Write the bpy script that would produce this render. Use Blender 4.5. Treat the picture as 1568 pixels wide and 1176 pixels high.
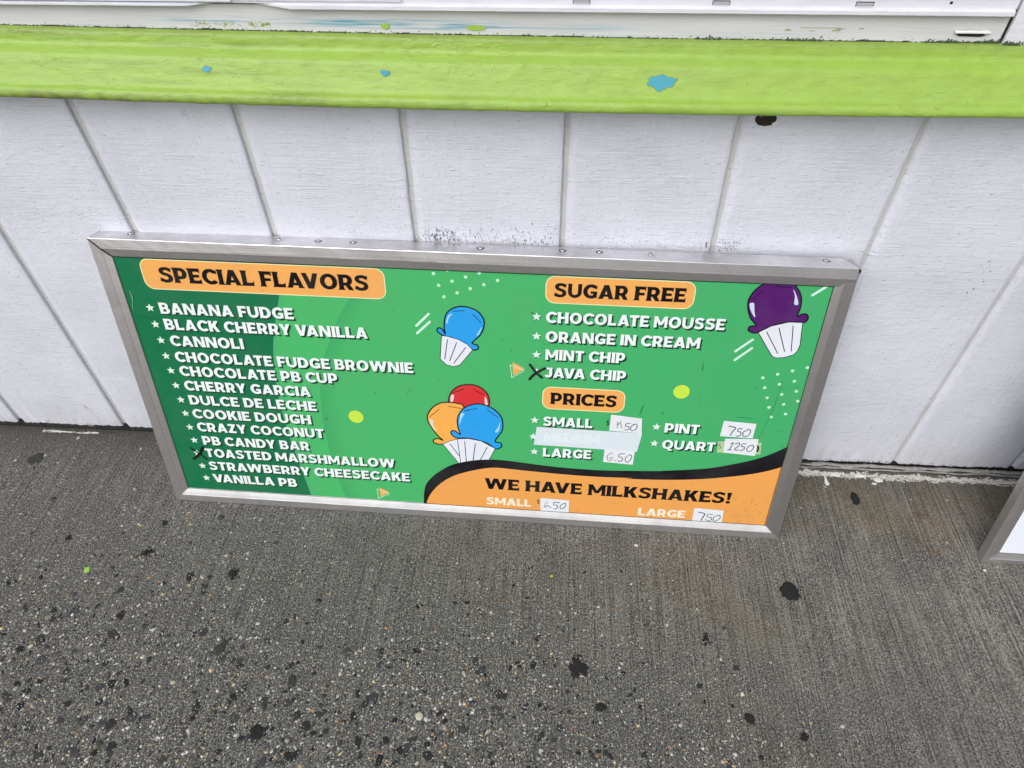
import bpy, math, random
import numpy as np
from mathutils import Matrix, Vector, noise

for o in list(bpy.data.objects):
    bpy.data.objects.remove(o)
scene = bpy.context.scene
COL = scene.collection

# ------------------------------------------------------------ camera, sky, sun
CAM_F, CAM_LOC, CAM_ROT = 1.0304, (1.1497, -1.1647, 1.4999), (0.7592, -0.01675, 0.0778)
cam_data = bpy.data.cameras.new('camera')
cam = bpy.data.objects.new('camera', cam_data)
COL.objects.link(cam)
cam_data.sensor_width = 36.0
cam_data.lens = 36.0 * CAM_F * 1000 / 1568
cam_data.clip_start, cam_data.clip_end = 0.02, 500
cam.matrix_world = (Matrix.Translation(CAM_LOC) @ Matrix.Rotation(CAM_ROT[2], 4, 'Z')
                    @ Matrix.Rotation(CAM_ROT[0], 4, 'X') @ Matrix.Rotation(CAM_ROT[1], 4, 'Z'))
scene.camera = cam

SUN_EL, SUN_AZ = math.radians(44), math.radians(207)     # azimuth clockwise from +Y (north)
world = bpy.data.worlds.new('World')
scene.world = world
world.use_nodes = True
wn = world.node_tree.nodes
wl = world.node_tree.links
sky = wn.new('ShaderNodeTexSky')
sky.sky_type = 'NISHITA'
sky.sun_disc = False
sky.sun_elevation = SUN_EL
sky.sun_rotation = SUN_AZ
sky.air_density, sky.dust_density, sky.ozone_density = 1.0, 4.0, 1.0
hs = wn.new('ShaderNodeHueSaturation')
hs.inputs['Saturation'].default_value = 0.22
wl.new(sky.outputs[0], hs.inputs['Color'])
wl.new(hs.outputs[0], wn['Background'].inputs['Color'])
wn['Background'].inputs['Strength'].default_value = 0.15

sun_data = bpy.data.lights.new('sun', 'SUN')
sun_data.energy = 0.7
sun_data.angle = math.radians(55)
sun_data.color = (1.0, 0.97, 0.93)
sun = bpy.data.objects.new('sun', sun_data)
COL.objects.link(sun)
sd = Vector((math.sin(SUN_AZ) * math.cos(SUN_EL), math.cos(SUN_AZ) * math.cos(SUN_EL), math.sin(SUN_EL)))
sun.rotation_euler = sd.to_track_quat('Z', 'Y').to_euler()

scene.view_settings.view_transform = 'Standard'
scene.view_settings.look = 'None'
scene.view_settings.gamma = 1.0
scene.view_settings.exposure = 0.18
scene.cycles.max_bounces = 8

# ------------------------------------------------------------ helpers
def srgb(r, g, b):
    f = lambda c: (c / 255) / 12.92 if c <= 10 else ((c / 255 + 0.055) / 1.055) ** 2.4
    return (f(r), f(g), f(b))

def mesh(name, verts, faces, mat, parent=None, smooth=False, cols=None, label=None, kind=None):
    me = bpy.data.meshes.new(name)
    me.from_pydata([tuple(v) for v in verts], [], faces)
    if cols is not None:
        ca = me.color_attributes.new('Col', 'FLOAT_COLOR', 'POINT')
        a = np.ones((len(verts), 4), dtype=np.float32)
        a[:, :3] = np.array(cols, dtype=np.float32).reshape(len(verts), 3)
        ca.data.foreach_set('color', a.ravel())
    if smooth:
        me.polygons.foreach_set('use_smooth', [True] * len(me.polygons))
    me.materials.append(mat)
    me.update()
    o = bpy.data.objects.new(name, me)
    COL.objects.link(o)
    if parent: o.parent = parent
    if label: o['label'] = label
    if kind: o['kind'] = kind
    return o

def empty(name, loc=(0, 0, 0), mat=None, label=None, cat=None, group=None, kind=None):
    o = bpy.data.objects.new(name, None)
    COL.objects.link(o)
    o.empty_display_size = 0.1
    if mat is not None: o.matrix_world = mat
    else: o.location = loc
    if label: o['label'] = label
    if cat: o['category'] = cat
    if group: o['group'] = group
    if kind: o['kind'] = kind
    return o

def box(x0, x1, y0, y1, z0, z1):
    v = [(x, y, z) for z in (z0, z1) for y in (y0, y1) for x in (x0, x1)]
    f = [(0, 2, 3, 1), (4, 5, 7, 6), (0, 1, 5, 4), (1, 3, 7, 5), (3, 2, 6, 7), (2, 0, 4, 6)]
    return v, f

def grid_faces(nr, nc):
    return [(r * nc + c, r * nc + c + 1, (r + 1) * nc + c + 1, (r + 1) * nc + c)
            for r in range(nr - 1) for c in range(nc - 1)]

def n3(x, y, z): return noise.noise(Vector((x, y, z)))

class NT:
    """small node-tree writer"""
    def __init__(self, name):
        self.m = bpy.data.materials.new(name)
        self.m.use_nodes = True
        self.t = self.m.node_tree
        self.b = self.t.nodes['Principled BSDF']
        self.tc = self.t.nodes.new('ShaderNodeTexCoord').outputs['Object']
    def put(self, sock, v):
        if isinstance(v, bpy.types.NodeSocket): self.t.links.new(v, sock)
        elif isinstance(v, tuple) and len(v) == 3 and sock.type == 'RGBA': sock.default_value = v + (1,)
        else: sock.default_value = v
    def map(self, scale, loc=(0, 0, 0), rot=(0, 0, 0)):
        n = self.t.nodes.new('ShaderNodeMapping')
        self.put(n.inputs['Vector'], self.tc)
        n.inputs['Scale'].default_value = scale
        n.inputs['Location'].default_value = loc
        n.inputs['Rotation'].default_value = rot
        return n.outputs[0]
    def noise(self, vec, scale=1, detail=2, rough=.5, dist=0, out=0):
        n = self.t.nodes.new('ShaderNodeTexNoise')
        self.put(n.inputs['Vector'], vec)
        n.inputs['Scale'].default_value = scale
        n.inputs['Detail'].default_value = detail
        n.inputs['Roughness'].default_value = rough
        n.inputs['Distortion'].default_value = dist
        return n.outputs[out]
    def voro(self, vec, scale=1, feature='F1', out='Distance', rand=1.0):
        n = self.t.nodes.new('ShaderNodeTexVoronoi')
        n.feature = feature
        self.put(n.inputs['Vector'], vec)
        n.inputs['Scale'].default_value = scale
        n.inputs['Randomness'].default_value = rand
        return n.outputs[out]
    def ramp(self, fac, stops, interp='LINEAR'):
        n = self.t.nodes.new('ShaderNodeValToRGB')
        n.color_ramp.interpolation = interp
        e = n.color_ramp.elements
        while len(e) < len(stops): e.new(0.5)
        for el, (p, c) in zip(e, stops):
            el.position = p
            el.color = (c, c, c, 1) if not isinstance(c, tuple) else c + (1,)
        self.put(n.inputs[0], fac)
        return n.outputs[0]
    def mix(self, fac, a, b, mode='MIX'):
        n = self.t.nodes.new('ShaderNodeMix')
        n.data_type = 'RGBA'; n.blend_type = mode
        self.put(n.inputs[0], fac); self.put(n.inputs[6], a); self.put(n.inputs[7], b)
        return n.outputs[2]
    def math(self, op, a, b=0.0):
        n = self.t.nodes.new('ShaderNodeMath'); n.operation = op
        self.put(n.inputs[0], a); self.put(n.inputs[1], b)
        return n.outputs[0]
    def sep(self):
        n = self.t.nodes.new('ShaderNodeSeparateXYZ'); self.put(n.inputs[0], self.tc)
        return n.outputs
    def attr(self, name='Col'):
        n = self.t.nodes.new('ShaderNodeAttribute'); n.attribute_name = name
        return n.outputs['Color']
    def bump(self, h, strength, dist, nrm=None):
        n = self.t.nodes.new('ShaderNodeBump')
        n.inputs['Strength'].default_value = strength
        n.inputs['Distance'].default_value = dist
        self.put(n.inputs['Height'], h)
        if nrm is not None: self.put(n.inputs['Normal'], nrm)
        return n.outputs[0]
    def done(self, color, rough=.5, metal=0.0, nrm=None, spec=None):
        self.put(self.b.inputs['Base Color'], color)
        self.put(self.b.inputs['Roughness'], rough)
        self.put(self.b.inputs['Metallic'], metal)
        if nrm is not None: self.put(self.b.inputs['Normal'], nrm)
        if spec is not None: self.b.inputs['Specular IOR Level'].default_value = spec
        return self.m

def plain(name, c, rough=.6, metal=0.0):
    return NT(name).done(c, rough, metal)

# ------------------------------------------------------------ materials
def mat_siding(name, base, dirt=.12):
    t = NT(name)
    cloud = t.noise(t.map((3, 3, 3)), 1, 4, .6)
    c = t.mix(t.ramp(cloud, [(.35, 0.0), (.7, 1.0)]), base, tuple(x * .90 for x in base))
    streak = t.noise(t.map((4, 4, 260)), 1, 3, .6)
    c = t.mix(t.ramp(streak, [(.30, .35), (.50, 0.0)]), c, tuple(x * .86 for x in base))
    specks = t.noise(t.map((330, 330, 190)), 1, 2, .6)
    patch = t.noise(t.map((7, 7, 9)), 1, 2, .5)
    s = t.math('MULTIPLY', t.ramp(specks, [(.24, 1.0), (.32, 0.0)]), t.ramp(patch, [(.48, 0.0), (.62, 1.0)]))
    c = t.mix(t.math('MULTIPLY', s, .6), c, (.22, .22, .23))
    z = t.sep()[2]
    low = t.math('MULTIPLY', t.ramp(z, [(.0, 1.0), (.10, .25), (.30, 0.0)]), t.ramp(t.noise(t.map((30, 30, 8)), 1, 4, .7), [(.35, 0.0), (.65, 1.0)]))
    c = t.mix(t.math('MULTIPLY', low, .55), c, (.36, .35, .33))
    rib = t.noise(t.map((7, 7, 420)), 1, 4, .65)
    fine = t.noise(t.map((120, 120, 420)), 1, 3, .6)
    vert = t.noise(t.map((120, 120, 5)), 1, 2, .5)
    lump = t.noise(t.map((38, 38, 75)), 1, 4, .6)
    dab = t.ramp(t.noise(t.map((70, 70, 120), (2, 0, 1)), 1, 3, .6), [(.60, 0.0), (.72, 1.0)])
    pm = t.ramp(t.noise(t.map((5, 5, 7), (8, 1, 3)), 1, 3, .6), [(.35, .25), (.68, 1.0)])
    h = t.math('ADD', t.math('MULTIPLY', t.math('MULTIPLY', rib, pm), 1.0), t.math('MULTIPLY', fine, .40))
    h = t.math('ADD', h, t.math('MULTIPLY', vert, .35))
    h = t.math('ADD', h, t.math('MULTIPLY', lump, .65))
    h = t.math('ADD', h, t.math('MULTIPLY', dab, .35))
    return t.done(c, .50, 0, t.bump(h, 1.0, .0028))

SIDING = mat_siding('painted_siding', (.690, .710, .790))
GROOVE = mat_siding('shaded_groove_paint', (.57, .575, .58))  # same white siding, darkened: groove shade put into the colour
t = NT('window_vinyl')
TRIM_VINYL = t.done(t.mix(t.ramp(t.noise(t.map((20, 20, 120)), 1, 4), [(.3, 0.0), (.7, 1.0)]), (.72, .73, .80), (.64, .65, .70)), .4, 0,
                    t.bump(t.noise(t.map((60, 60, 300)), 1, 3), .3, .0008))
t = NT('trim_paint')
TRIM = t.done(t.attr(), .5, 0, t.bump(t.noise(t.map((30, 30, 260)), 1, 4, .6), .6, .0014))
DARK = plain('dark_gap', (.012, .011, .010), .9)
DARKWOOD = plain('dark_wood', (.020, .012, .010), .8)
WHITE_CHIP = plain('paint_flake', (.72, .72, .70), .6)

t = NT('lime_paint')
lime = (.285, .450, .062)
c = t.mix(t.ramp(t.noise(t.map((9, 20, 20)), 1, 5, .6), [(.35, 0.0), (.7, 1.0)]), lime, (.295, .455, .085))
c = t.mix(t.ramp(t.noise(t.map((9, 45, 45)), 1, 5, .7), [(.50, 0.0), (.72, .45)]), c, (.235, .345, .070))
c = t.mix(t.ramp(t.noise(t.map((30, 60, 60), (3, 3, 1)), 1, 5, .7), [(.46, 0.0), (.68, .45)]), c, (.21, .33, .05))
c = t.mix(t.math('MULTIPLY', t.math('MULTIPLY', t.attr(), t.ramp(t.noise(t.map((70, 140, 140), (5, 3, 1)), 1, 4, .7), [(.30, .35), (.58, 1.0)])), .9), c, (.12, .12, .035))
c = t.mix(t.ramp(t.noise(t.map((160, 160, 160)), 1, 2, .5), [(.20, .7), (.27, 0.0)]), c, (.12, .15, .04))
l1 = t.noise(t.map((16, 50, 50)), 1, 5, .6, .4)
l2 = t.noise(t.map((90, 160, 160)), 1, 4, .6)
l3 = t.noise(t.map((16, 170, 170)), 1, 3, .6)
wr = t.ramp(t.voro(t.map((14, 60, 60), (0, 0, 0)), 1, 'DISTANCE_TO_EDGE'), [(.0, 0.0), (.05, 1.0)])
blis = t.ramp(t.noise(t.map((60, 110, 110), (4, 1, 2)), 1, 2, .5), [(.60, 0.0), (.70, 1.0)])
pat = t.ramp(t.noise(t.map((5, 12, 12), (1, 1, 2)), 1, 2, .5), [(.45, 0.0), (.65, 1.0)])
plate = t.ramp(t.noise(t.map((16, 60, 60), (7, 3, 2)), 1, 5, .62), [(.495, 0.0), (.515, 1.0)])
h = t.math('ADD', t.math('MULTIPLY', l1, .9), t.math('MULTIPLY', l2, .22))
h = t.math('ADD', h, t.math('MULTIPLY', l3, .35))
h = t.math('ADD', h, t.math('MULTIPLY', t.math('MULTIPLY', blis, pat), .40))
h = t.math('ADD', h, t.math('MULTIPLY', t.math('MULTIPLY', t.ramp(t.noise(t.map((12, 40, 40), (7, 3, 2)), 1, 3, .5), [(.50, 0.0), (.53, 1.0)]), pat), .12))
LIME = t.done(c, .45, 0, t.bump(h, .75, .0026))
TEAL = plain('old_teal_paint', (.045, .30, .40), .55)
LIME_DRIP = plain('lime_drip', (.32, .50, .07), .5)

def mat_alu(name, base, rough, axis, metal=.95):
    t = NT(name)
    sc = (2, 90, 300) if axis == 'x' else (300, 90, 2)
    br = t.noise(t.map(sc), 1, 3, .6)
    cloud = t.noise(t.map((9, 9, 9)), 1, 5, .65)
    c = t.mix(t.ramp(cloud, [(.35, 0.0), (.68, 1.0)]), base, tuple(x * .70 for x in base))
    c = t.mix(t.ramp(br, [(.3, .35), (.55, 0.0)]), c, tuple(x * .68 for x in base))
    spk = t.noise(t.map((420, 420, 420)), 1, 2, .5)
    c = t.mix(t.ramp(spk, [(.27, .8), (.33, 0.0)]), c, tuple(x * .45 for x in base))
    scr = t.noise(t.map((60, 60, 900) if axis == 'x' else (900, 60, 60), rot=(0, .5, 0)), 1, 2, .5)
    c = t.mix(t.ramp(scr, [(.70, 0.0), (.76, .6)]), c, (.85, .85, .85))
    r = t.ramp(cloud, [(.3, rough - .06), (.7, rough + .12)])
    return t.done(c, r, metal, t.bump(t.math('ADD', br, t.math('MULTIPLY', t.noise(t.map((14, 14, 14)), 1, 2), 2.0)), .35, .0009))
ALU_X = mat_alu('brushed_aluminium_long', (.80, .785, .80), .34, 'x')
ALU_B = mat_alu('brushed_aluminium_bottom', (.93, .92, .94), .30, 'x')  # brighter base, carrying the sky's reflection on the bottom rail
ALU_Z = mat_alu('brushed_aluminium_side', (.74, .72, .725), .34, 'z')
ALU_LIT = mat_alu('sky_lit_lip', (.93, .93, .95), .30, 'x', .35)  # bevel painted pale: its sky glare is put into the colour
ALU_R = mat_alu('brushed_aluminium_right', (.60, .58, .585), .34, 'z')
STEEL = plain('screw_steel', (.6, .6, .6), .3, 1.0)

t = NT('printed_vinyl')
grime = t.noise(t.map((9, 9, 9)), 1, 5, .65)
c = t.mix(t.ramp(grime, [(.45, 0.0), (.8, .13)]), t.attr(), (.16, .17, .15))
fs = t.noise(t.map((260, 260, 260)), 1, 2, .5)
c = t.mix(t.ramp(fs, [(.21, .35), (.25, 0.0)]), c, (.04, .05, .04))
PRINT = t.done(c, t.ramp(grime, [(.3, .32), (.7, .50)]), 0, spec=.12)
t = NT('sticker_paper')
PAPER = t.done(t.mix(t.ramp(t.noise(t.map((60, 60, 60)), 1, 4), [(.4, 0.0), (.7, .5)]), t.attr(), (.60, .62, .64)), .55)

t = NT('broomed_concrete')
X, Y, Z = t.sep()
big = t.noise(t.map((1.6, 1.6, 1.6)), 1, 4, .6)
mid = t.noise(t.map((9, 9, 9)), 1, 5, .65)
warp = t.noise(t.map((3, 3, 3)), 1, 3, .5, out=1)
gr1 = t.noise(t.map((290, 230, 290)), 1, 4, .85)
gr2 = t.noise(t.map((520, 420, 520)), 1, 2, .8)
gr3 = t.noise(t.map((150, 120, 150)), 1, 4, .75)
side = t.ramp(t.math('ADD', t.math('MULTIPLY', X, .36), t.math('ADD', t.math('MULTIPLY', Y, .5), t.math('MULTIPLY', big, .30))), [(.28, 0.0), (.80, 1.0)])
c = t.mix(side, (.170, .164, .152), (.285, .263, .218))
c = t.mix(t.ramp(mid, [(.33, .75), (.60, 0.0)]), c, (.085, .083, .078))
c = t.mix(t.ramp(t.noise(t.map((28, 22, 28), (3, 1, 0)), 1, 4, .6), [(.36, .55), (.52, 0.0)]), c, (.07, .068, .064))
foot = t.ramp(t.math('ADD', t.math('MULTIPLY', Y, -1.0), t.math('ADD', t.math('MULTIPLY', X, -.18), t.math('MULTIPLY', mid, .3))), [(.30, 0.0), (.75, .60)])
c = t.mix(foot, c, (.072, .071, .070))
c = t.mix(t.ramp(gr3, [(.38, .8), (.50, 0.0)]), c, (.055, .054, .052))
c = t.mix(t.ramp(gr1, [(.38, 1.0), (.49, 0.0)]), c, (.022, .022, .021))
c = t.mix(t.ramp(gr1, [(.53, 0.0), (.61, .9)]), c, (.46, .45, .42))
c = t.mix(t.ramp(gr2, [(.60, 0.0), (.67, .95)]), c, (.70, .69, .64))
b1 = t.noise(t.map((230, 3.2, 1)), 1, 3, .65, .15)
b2 = t.noise(t.map((75, 1.4, 1), (3, 0, 0)), 1, 3, .6, .25)
b3 = t.noise(t.map((26, 2.2, 1), (9, 4, 0)), 1, 4, .65, .3)
k = t.math('ADD', t.math('MULTIPLY', side, .25), .40)
c = t.mix(t.math('MULTIPLY', t.ramp(b1, [(.36, 1.0), (.48, 0.0)]), k), c, (.04, .038, .035))
c = t.mix(t.math('MULTIPLY', t.ramp(b1, [(.54, 0.0), (.66, 1.0)]), t.math('ADD', t.math('MULTIPLY', side, .30), .15)), c, (.50, .47, .41))
c = t.mix(t.math('MULTIPLY', t.ramp(b2, [(.31, 1.0), (.38, 0.0)]), t.math('MULTIPLY', t.ramp(gr3, [(.35, .75), (.6, .15)]), 1.0)), c, (.03, .03, .03))
c = t.mix(t.math('MULTIPLY', t.ramp(b3, [(.28, 1.0), (.31, 0.0)]), t.ramp(gr3, [(.42, .75), (.55, .0)])), c, (.025, .025, .025))
tan = t.ramp(t.noise(t.map((2.2, 4, 1), (5, 2, 0)), 1, 4, .6), [(.50, 0.0), (.72, .6)])
c = t.mix(t.math('MULTIPLY', tan, side), c, (.22, .165, .08))
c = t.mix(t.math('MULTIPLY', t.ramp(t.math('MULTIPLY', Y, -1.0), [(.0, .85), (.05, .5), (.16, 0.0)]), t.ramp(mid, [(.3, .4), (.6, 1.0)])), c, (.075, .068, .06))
h = t.math('ADD', t.math('MULTIPLY', gr1, .8), t.math('MULTIPLY', gr2, .5))
h = t.math('ADD', h, t.math('MULTIPLY', b1, .8))
h = t.math('ADD', h, t.math('MULTIPLY', b2, .9))
h = t.math('ADD', h, t.math('MULTIPLY', gr3, 1.2))
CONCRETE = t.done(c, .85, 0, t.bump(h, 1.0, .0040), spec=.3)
t = NT('pebble_stone')
PEBBLE = t.done(t.attr(), .7, spec=.2)
t = NT('gum')
GUM = t.done(t.mix(t.noise(t.map((300, 300, 300)), 1, 3), (.008, .008, .009), (.042, .040, .040)), .8, 0, t.bump(t.noise(t.map((200, 200, 200)), 1, 3), .5, .001), spec=.08)
t = NT('faded_gum')
GUM2 = t.done(t.mix(t.noise(t.map((400, 400, 400)), 1, 3), (.022, .022, .022), (.075, .073, .070)), .85, spec=.1)
t = NT('rust_stain')
nn = t.noise(t.map((350, 350, 350)), 1, 3, .7)
RUST = t.done(t.mix(nn, (.05, .04, .03), (.26, .14, .05)), .9)
t = NT('white_splash')
SPLASH = t.done(t.mix(t.ramp(t.noise(t.map((250, 250, 250)), 1, 3), [(.33, 0.0), (.50, 1.0)]), (.26, .25, .23), (.62, .61, .57)), .8)

# ------------------------------------------------------------ sign drawing, in metres on the sign's face
SW, SH, FACE, BEVEL, RECESS = 1.5637, 0.7247, 0.024, 0.017, 0.005
TEXT_WHITE = [('BANANA FUDGE', 0.1105, 0.5536, 0.3018, 0.0282, 0.0123),
    ('BLACK CHERRY VANILLA', 0.1106, 0.5143, 0.4612, 0.0264, 0.0052),
    ('CANNOLI', 0.1125, 0.472, 0.1704, 0.0293, 0.0211),
    ('CHOCOLATE FUDGE BROWNIE', 0.1127, 0.4308, 0.5545, 0.0284, 0.0067),
    ('CHOCOLATE PB CUP', 0.1131, 0.3923, 0.3755, 0.0245, 0.0144),
    ('CHERRY GARCIA', 0.1144, 0.3519, 0.3051, 0.0261, 0.0072),
    ('DULCE DE LECHE', 0.1155, 0.3113, 0.3119, 0.0267, 0.0083),
    ('COOKIE DOUGH', 0.1137, 0.271, 0.2939, 0.026, 0.0092),
    ('CRAZY COCONUT', 0.1155, 0.2314, 0.3179, 0.0267, 0.0053),
    ('PB CANDY BAR', 0.1188, 0.1898, 0.2725, 0.0265, 0.0029),
    ('TOASTED MARSHMALLOW', 0.1169, 0.1511, 0.4845, 0.0274, 0.0087),
    ('STRAWBERRY CHEESECAKE', 0.1165, 0.1093, 0.5196, 0.0282, 0.0096),
    ('VANILLA PB', 0.1172, 0.0677, 0.2218, 0.0304, 0.0212),
    ('CHOCOLATE MOUSSE', 0.9605, 0.5756, 0.3695, 0.025, 0.0089),
    ('ORANGE IN CREAM', 0.9614, 0.5296, 0.3248, 0.0248, 0.0052),
    ('MINT CHIP', 0.9626, 0.4846, 0.1716, 0.026, 0.0087),
    ('JAVA CHIP', 0.9634, 0.4395, 0.1771, 0.0253, 0.0062),
    ('SMALL', 0.9637, 0.307, 0.1135, 0.0267, 0.0256),
    ('LARGE', 0.966, 0.2162, 0.1146, 0.0255, -0.0009),
    ('PINT', 1.2416, 0.3072, 0.0779, 0.0255, 0.0026),
    ('QUART', 1.2419, 0.2601, 0.1207, 0.026, 0.0116)]
TEXT_BLACK = [('SPECIAL FLAVORS', 0.133, 0.6297, 0.4536, 0.0343, 0.0035),
    ('SUGAR FREE', 0.9755, 0.6355, 0.2658, 0.0294, 0.),
    ('PRICES', 0.9787, 0.369, 0.1478, 0.0324, 0.0162),
    ('WE HAVE MILKSHAKES!', 0.825, 0.1033, 0.6011, 0.0395, -0.0003)]
TEXT_PLAIN = [('SMALL', 0.8283, 0.0515, 0.1134, 0.0275, 0.0062),
    ('LARGE', 1.2094, 0.0476, 0.1162, 0.0286, 0.0146)]
TEXT_FAINT = [('MEDIUM', 0.9669, 0.2626, 0.1299, 0.0236, 0.0323)]
STARS = [(0.0889, 0.566),
    (0.0896, 0.5253),
    (0.0911, 0.4849),
    (0.0916, 0.4437),
    (0.0925, 0.4044),
    (0.0936, 0.3633),
    (0.0949, 0.3228),
    (0.0961, 0.2832),
    (0.0964, 0.2415),
    (0.0974, 0.2016),
    (0.095, 0.1612),
    (0.0984, 0.1196),
    (0.0991, 0.0797),
    (0.9407, 0.5876),
    (0.9418, 0.5413),
    (0.9429, 0.4958),
    (0.945, 0.4523),
    (0.944, 0.3208),
    (0.9416, 0.2733),
    (0.9455, 0.2283),
    (1.2228, 0.3209),
    (1.2238, 0.2736)]
BANNERS = [(0.0944, 0.6116, 0.6228, 0.6817),
    (0.9569, 0.6201, 1.2592, 0.6815),
    (0.9591, 0.354, 1.1447, 0.4148)]
STICKERS = [('4.50', [(1.1172, 0.3489), (1.1876, 0.3428), (1.1913, 0.3008), (1.1165, 0.3035)]),
    ('tape', [(0.9491, 0.3027), (1.1927, 0.3009), (1.1864, 0.2466), (0.9434, 0.2502)]),
    ('6.50', [(1.1108, 0.2523), (1.1814, 0.2474), (1.1808, 0.2072), (1.1098, 0.2106)]),
    ('7.50', [(1.3693, 0.3489), (1.4419, 0.3456), (1.4415, 0.3046), (1.3678, 0.3058)]),
    ('oldtape', [(1.3669, 0.2907), (1.4637, 0.2938), (1.4682, 0.2594), (1.369, 0.2582)]),
    ('12.50', [(1.3806, 0.2996), (1.4553, 0.3038), (1.4565, 0.2548), (1.3838, 0.2594)]),
    ('6.50', [(0.9647, 0.0839), (1.0368, 0.0819), (1.0369, 0.0419), (0.9661, 0.0389)]),
    ('7.50', [(1.3443, 0.0834), (1.416, 0.0807), (1.4181, 0.0358), (1.3444, 0.0367)])]
HAND = [(0.0008, [(1.1331, 0.3302), (1.1355, 0.3198), (1.1321, 0.3125)]),
    (0.0008, [(1.1398, 0.3324), (1.1438, 0.3133)]),
    (0.0006, [(1.1313, 0.3202), (1.1363, 0.3262), (1.1383, 0.3235)]),
    (0.0011, [(1.1627, 0.3281), (1.1537, 0.3261), (1.1534, 0.3183), (1.159, 0.3187), (1.1613, 0.3136), (1.1579, 0.3087), (1.1521, 0.3097)]),
    (0.0011, [(1.1714, 0.3259), (1.1652, 0.3191), (1.165, 0.3106), (1.1699, 0.3071), (1.1771, 0.313), (1.1789, 0.3216), (1.175, 0.3266), (1.1703, 0.3237)]),
    (0.0008, [(1.1303, 0.2397), (1.1212, 0.2345), (1.1183, 0.2257), (1.1209, 0.2164), (1.1274, 0.2162), (1.131, 0.224), (1.1271, 0.2252), (1.1234, 0.2204)]),
    (0.0014, [(1.1375, 0.217), (1.1387, 0.2163)]),
    (0.0011, [(1.1583, 0.2396), (1.1465, 0.2365), (1.1456, 0.2285), (1.1523, 0.2283), (1.1554, 0.2211), (1.1494, 0.2149), (1.1442, 0.2168)]),
    (0.0011, [(1.1702, 0.2368), (1.1624, 0.2291), (1.1615, 0.2189), (1.1678, 0.2145), (1.1738, 0.2225), (1.1755, 0.2335), (1.1701, 0.2379)]),
    (0.0014, [(1.3823, 0.335), (1.398, 0.332), (1.394, 0.3212), (1.3905, 0.3103)]),
    (0.0013, [(1.4136, 0.3296), (1.4053, 0.3297), (1.4049, 0.322), (1.4112, 0.3207), (1.4131, 0.3138), (1.4086, 0.3088), (1.4032, 0.3091)]),
    (0.0013, [(1.425, 0.3276), (1.418, 0.3212), (1.4178, 0.3123), (1.4241, 0.3086), (1.4306, 0.3133), (1.4332, 0.324), (1.4288, 0.3293), (1.4226, 0.3261)]),
    (0.0013, [(1.3952, 0.2857), (1.4007, 0.289), (1.3954, 0.2694), (1.3919, 0.2688)]),
    (0.0013, [(1.392, 0.2684), (1.4012, 0.2688)]),
    (0.0013, [(1.4054, 0.2864), (1.4131, 0.2899), (1.4157, 0.2836), (1.4071, 0.2703), (1.4171, 0.2693)]),
    (0.0013, [(1.4301, 0.2883), (1.4219, 0.2877), (1.4213, 0.2805), (1.4272, 0.2791), (1.4278, 0.2719), (1.4202, 0.2677)]),
    (0.0013, [(1.4445, 0.2858), (1.437, 0.2817), (1.4345, 0.2706), (1.4414, 0.2668), (1.4471, 0.2734), (1.448, 0.2825), (1.4436, 0.2865)]),
    (0.003, [(1.4569, 0.2839), (1.4595, 0.2769), (1.4589, 0.2689)]),
    (0.0008, [(1.3742, 0.2841), (1.3705, 0.2831), (1.3713, 0.2784), (1.3751, 0.2762), (1.3753, 0.2719), (1.3716, 0.2723)]),
    (0.0008, [(1.1138, 0.3316), (1.1092, 0.3302), (1.1099, 0.3257), (1.114, 0.3242), (1.1133, 0.3196), (1.1087, 0.3207)]),
    (0.0006, [(1.1117, 0.3335), (1.1118, 0.3174)]),
    (0.0008, [(0.9612, 0.078), (0.9569, 0.0756), (0.9585, 0.0718), (0.9625, 0.0701), (0.9607, 0.066), (0.9568, 0.0663)]),
    (0.0006, [(0.9599, 0.0798), (0.9593, 0.0639)]),
    (0.0006, [(0.9836, 0.074), (0.9778, 0.0668), (0.9759, 0.0549), (0.9809, 0.0537)]),
    (0.0012, [(0.977, 0.0567), (0.9831, 0.0599), (0.9882, 0.057)]),
    (0.0014, [(0.9907, 0.0553), (0.992, 0.0547)]),
    (0.0012, [(1.0128, 0.0725), (0.9997, 0.072), (0.999, 0.0637), (1.0059, 0.0633), (1.0087, 0.0578), (1.0046, 0.0508), (0.9984, 0.0502)]),
    (0.0012, [(1.0245, 0.0709), (1.0174, 0.0653), (1.0147, 0.0567), (1.0189, 0.052), (1.0253, 0.0576), (1.0289, 0.0673), (1.0256, 0.0717), (1.0209, 0.0686)]),
    (0.0016, [(1.3569, 0.0705), (1.3687, 0.0682), (1.3723, 0.0644), (1.3684, 0.0515), (1.3667, 0.0438)]),
    (0.0014, [(1.3763, 0.048), (1.3776, 0.0473)]),
    (0.0013, [(1.3907, 0.066), (1.3793, 0.0658), (1.3797, 0.0567), (1.3878, 0.0566), (1.391, 0.0502), (1.387, 0.044), (1.3807, 0.0451)]),
    (0.0013, [(1.4061, 0.0641), (1.3966, 0.0582), (1.3954, 0.0477), (1.4006, 0.0439), (1.4073, 0.0488), (1.4115, 0.0588), (1.4065, 0.065)])]
CROSSES = [(0.0042, [(0.929, 0.4704), (0.942, 0.452), (0.9563, 0.4383)]),
    (0.0042, [(0.9627, 0.4629), (0.9421, 0.4487), (0.929, 0.4326)]),
    (0.0026, [(0.0804, 0.1778), (0.0955, 0.1633), (0.1163, 0.1422)]),
    (0.0052, [(0.114, 0.1804), (0.1011, 0.1597), (0.0815, 0.1415)])]
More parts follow.
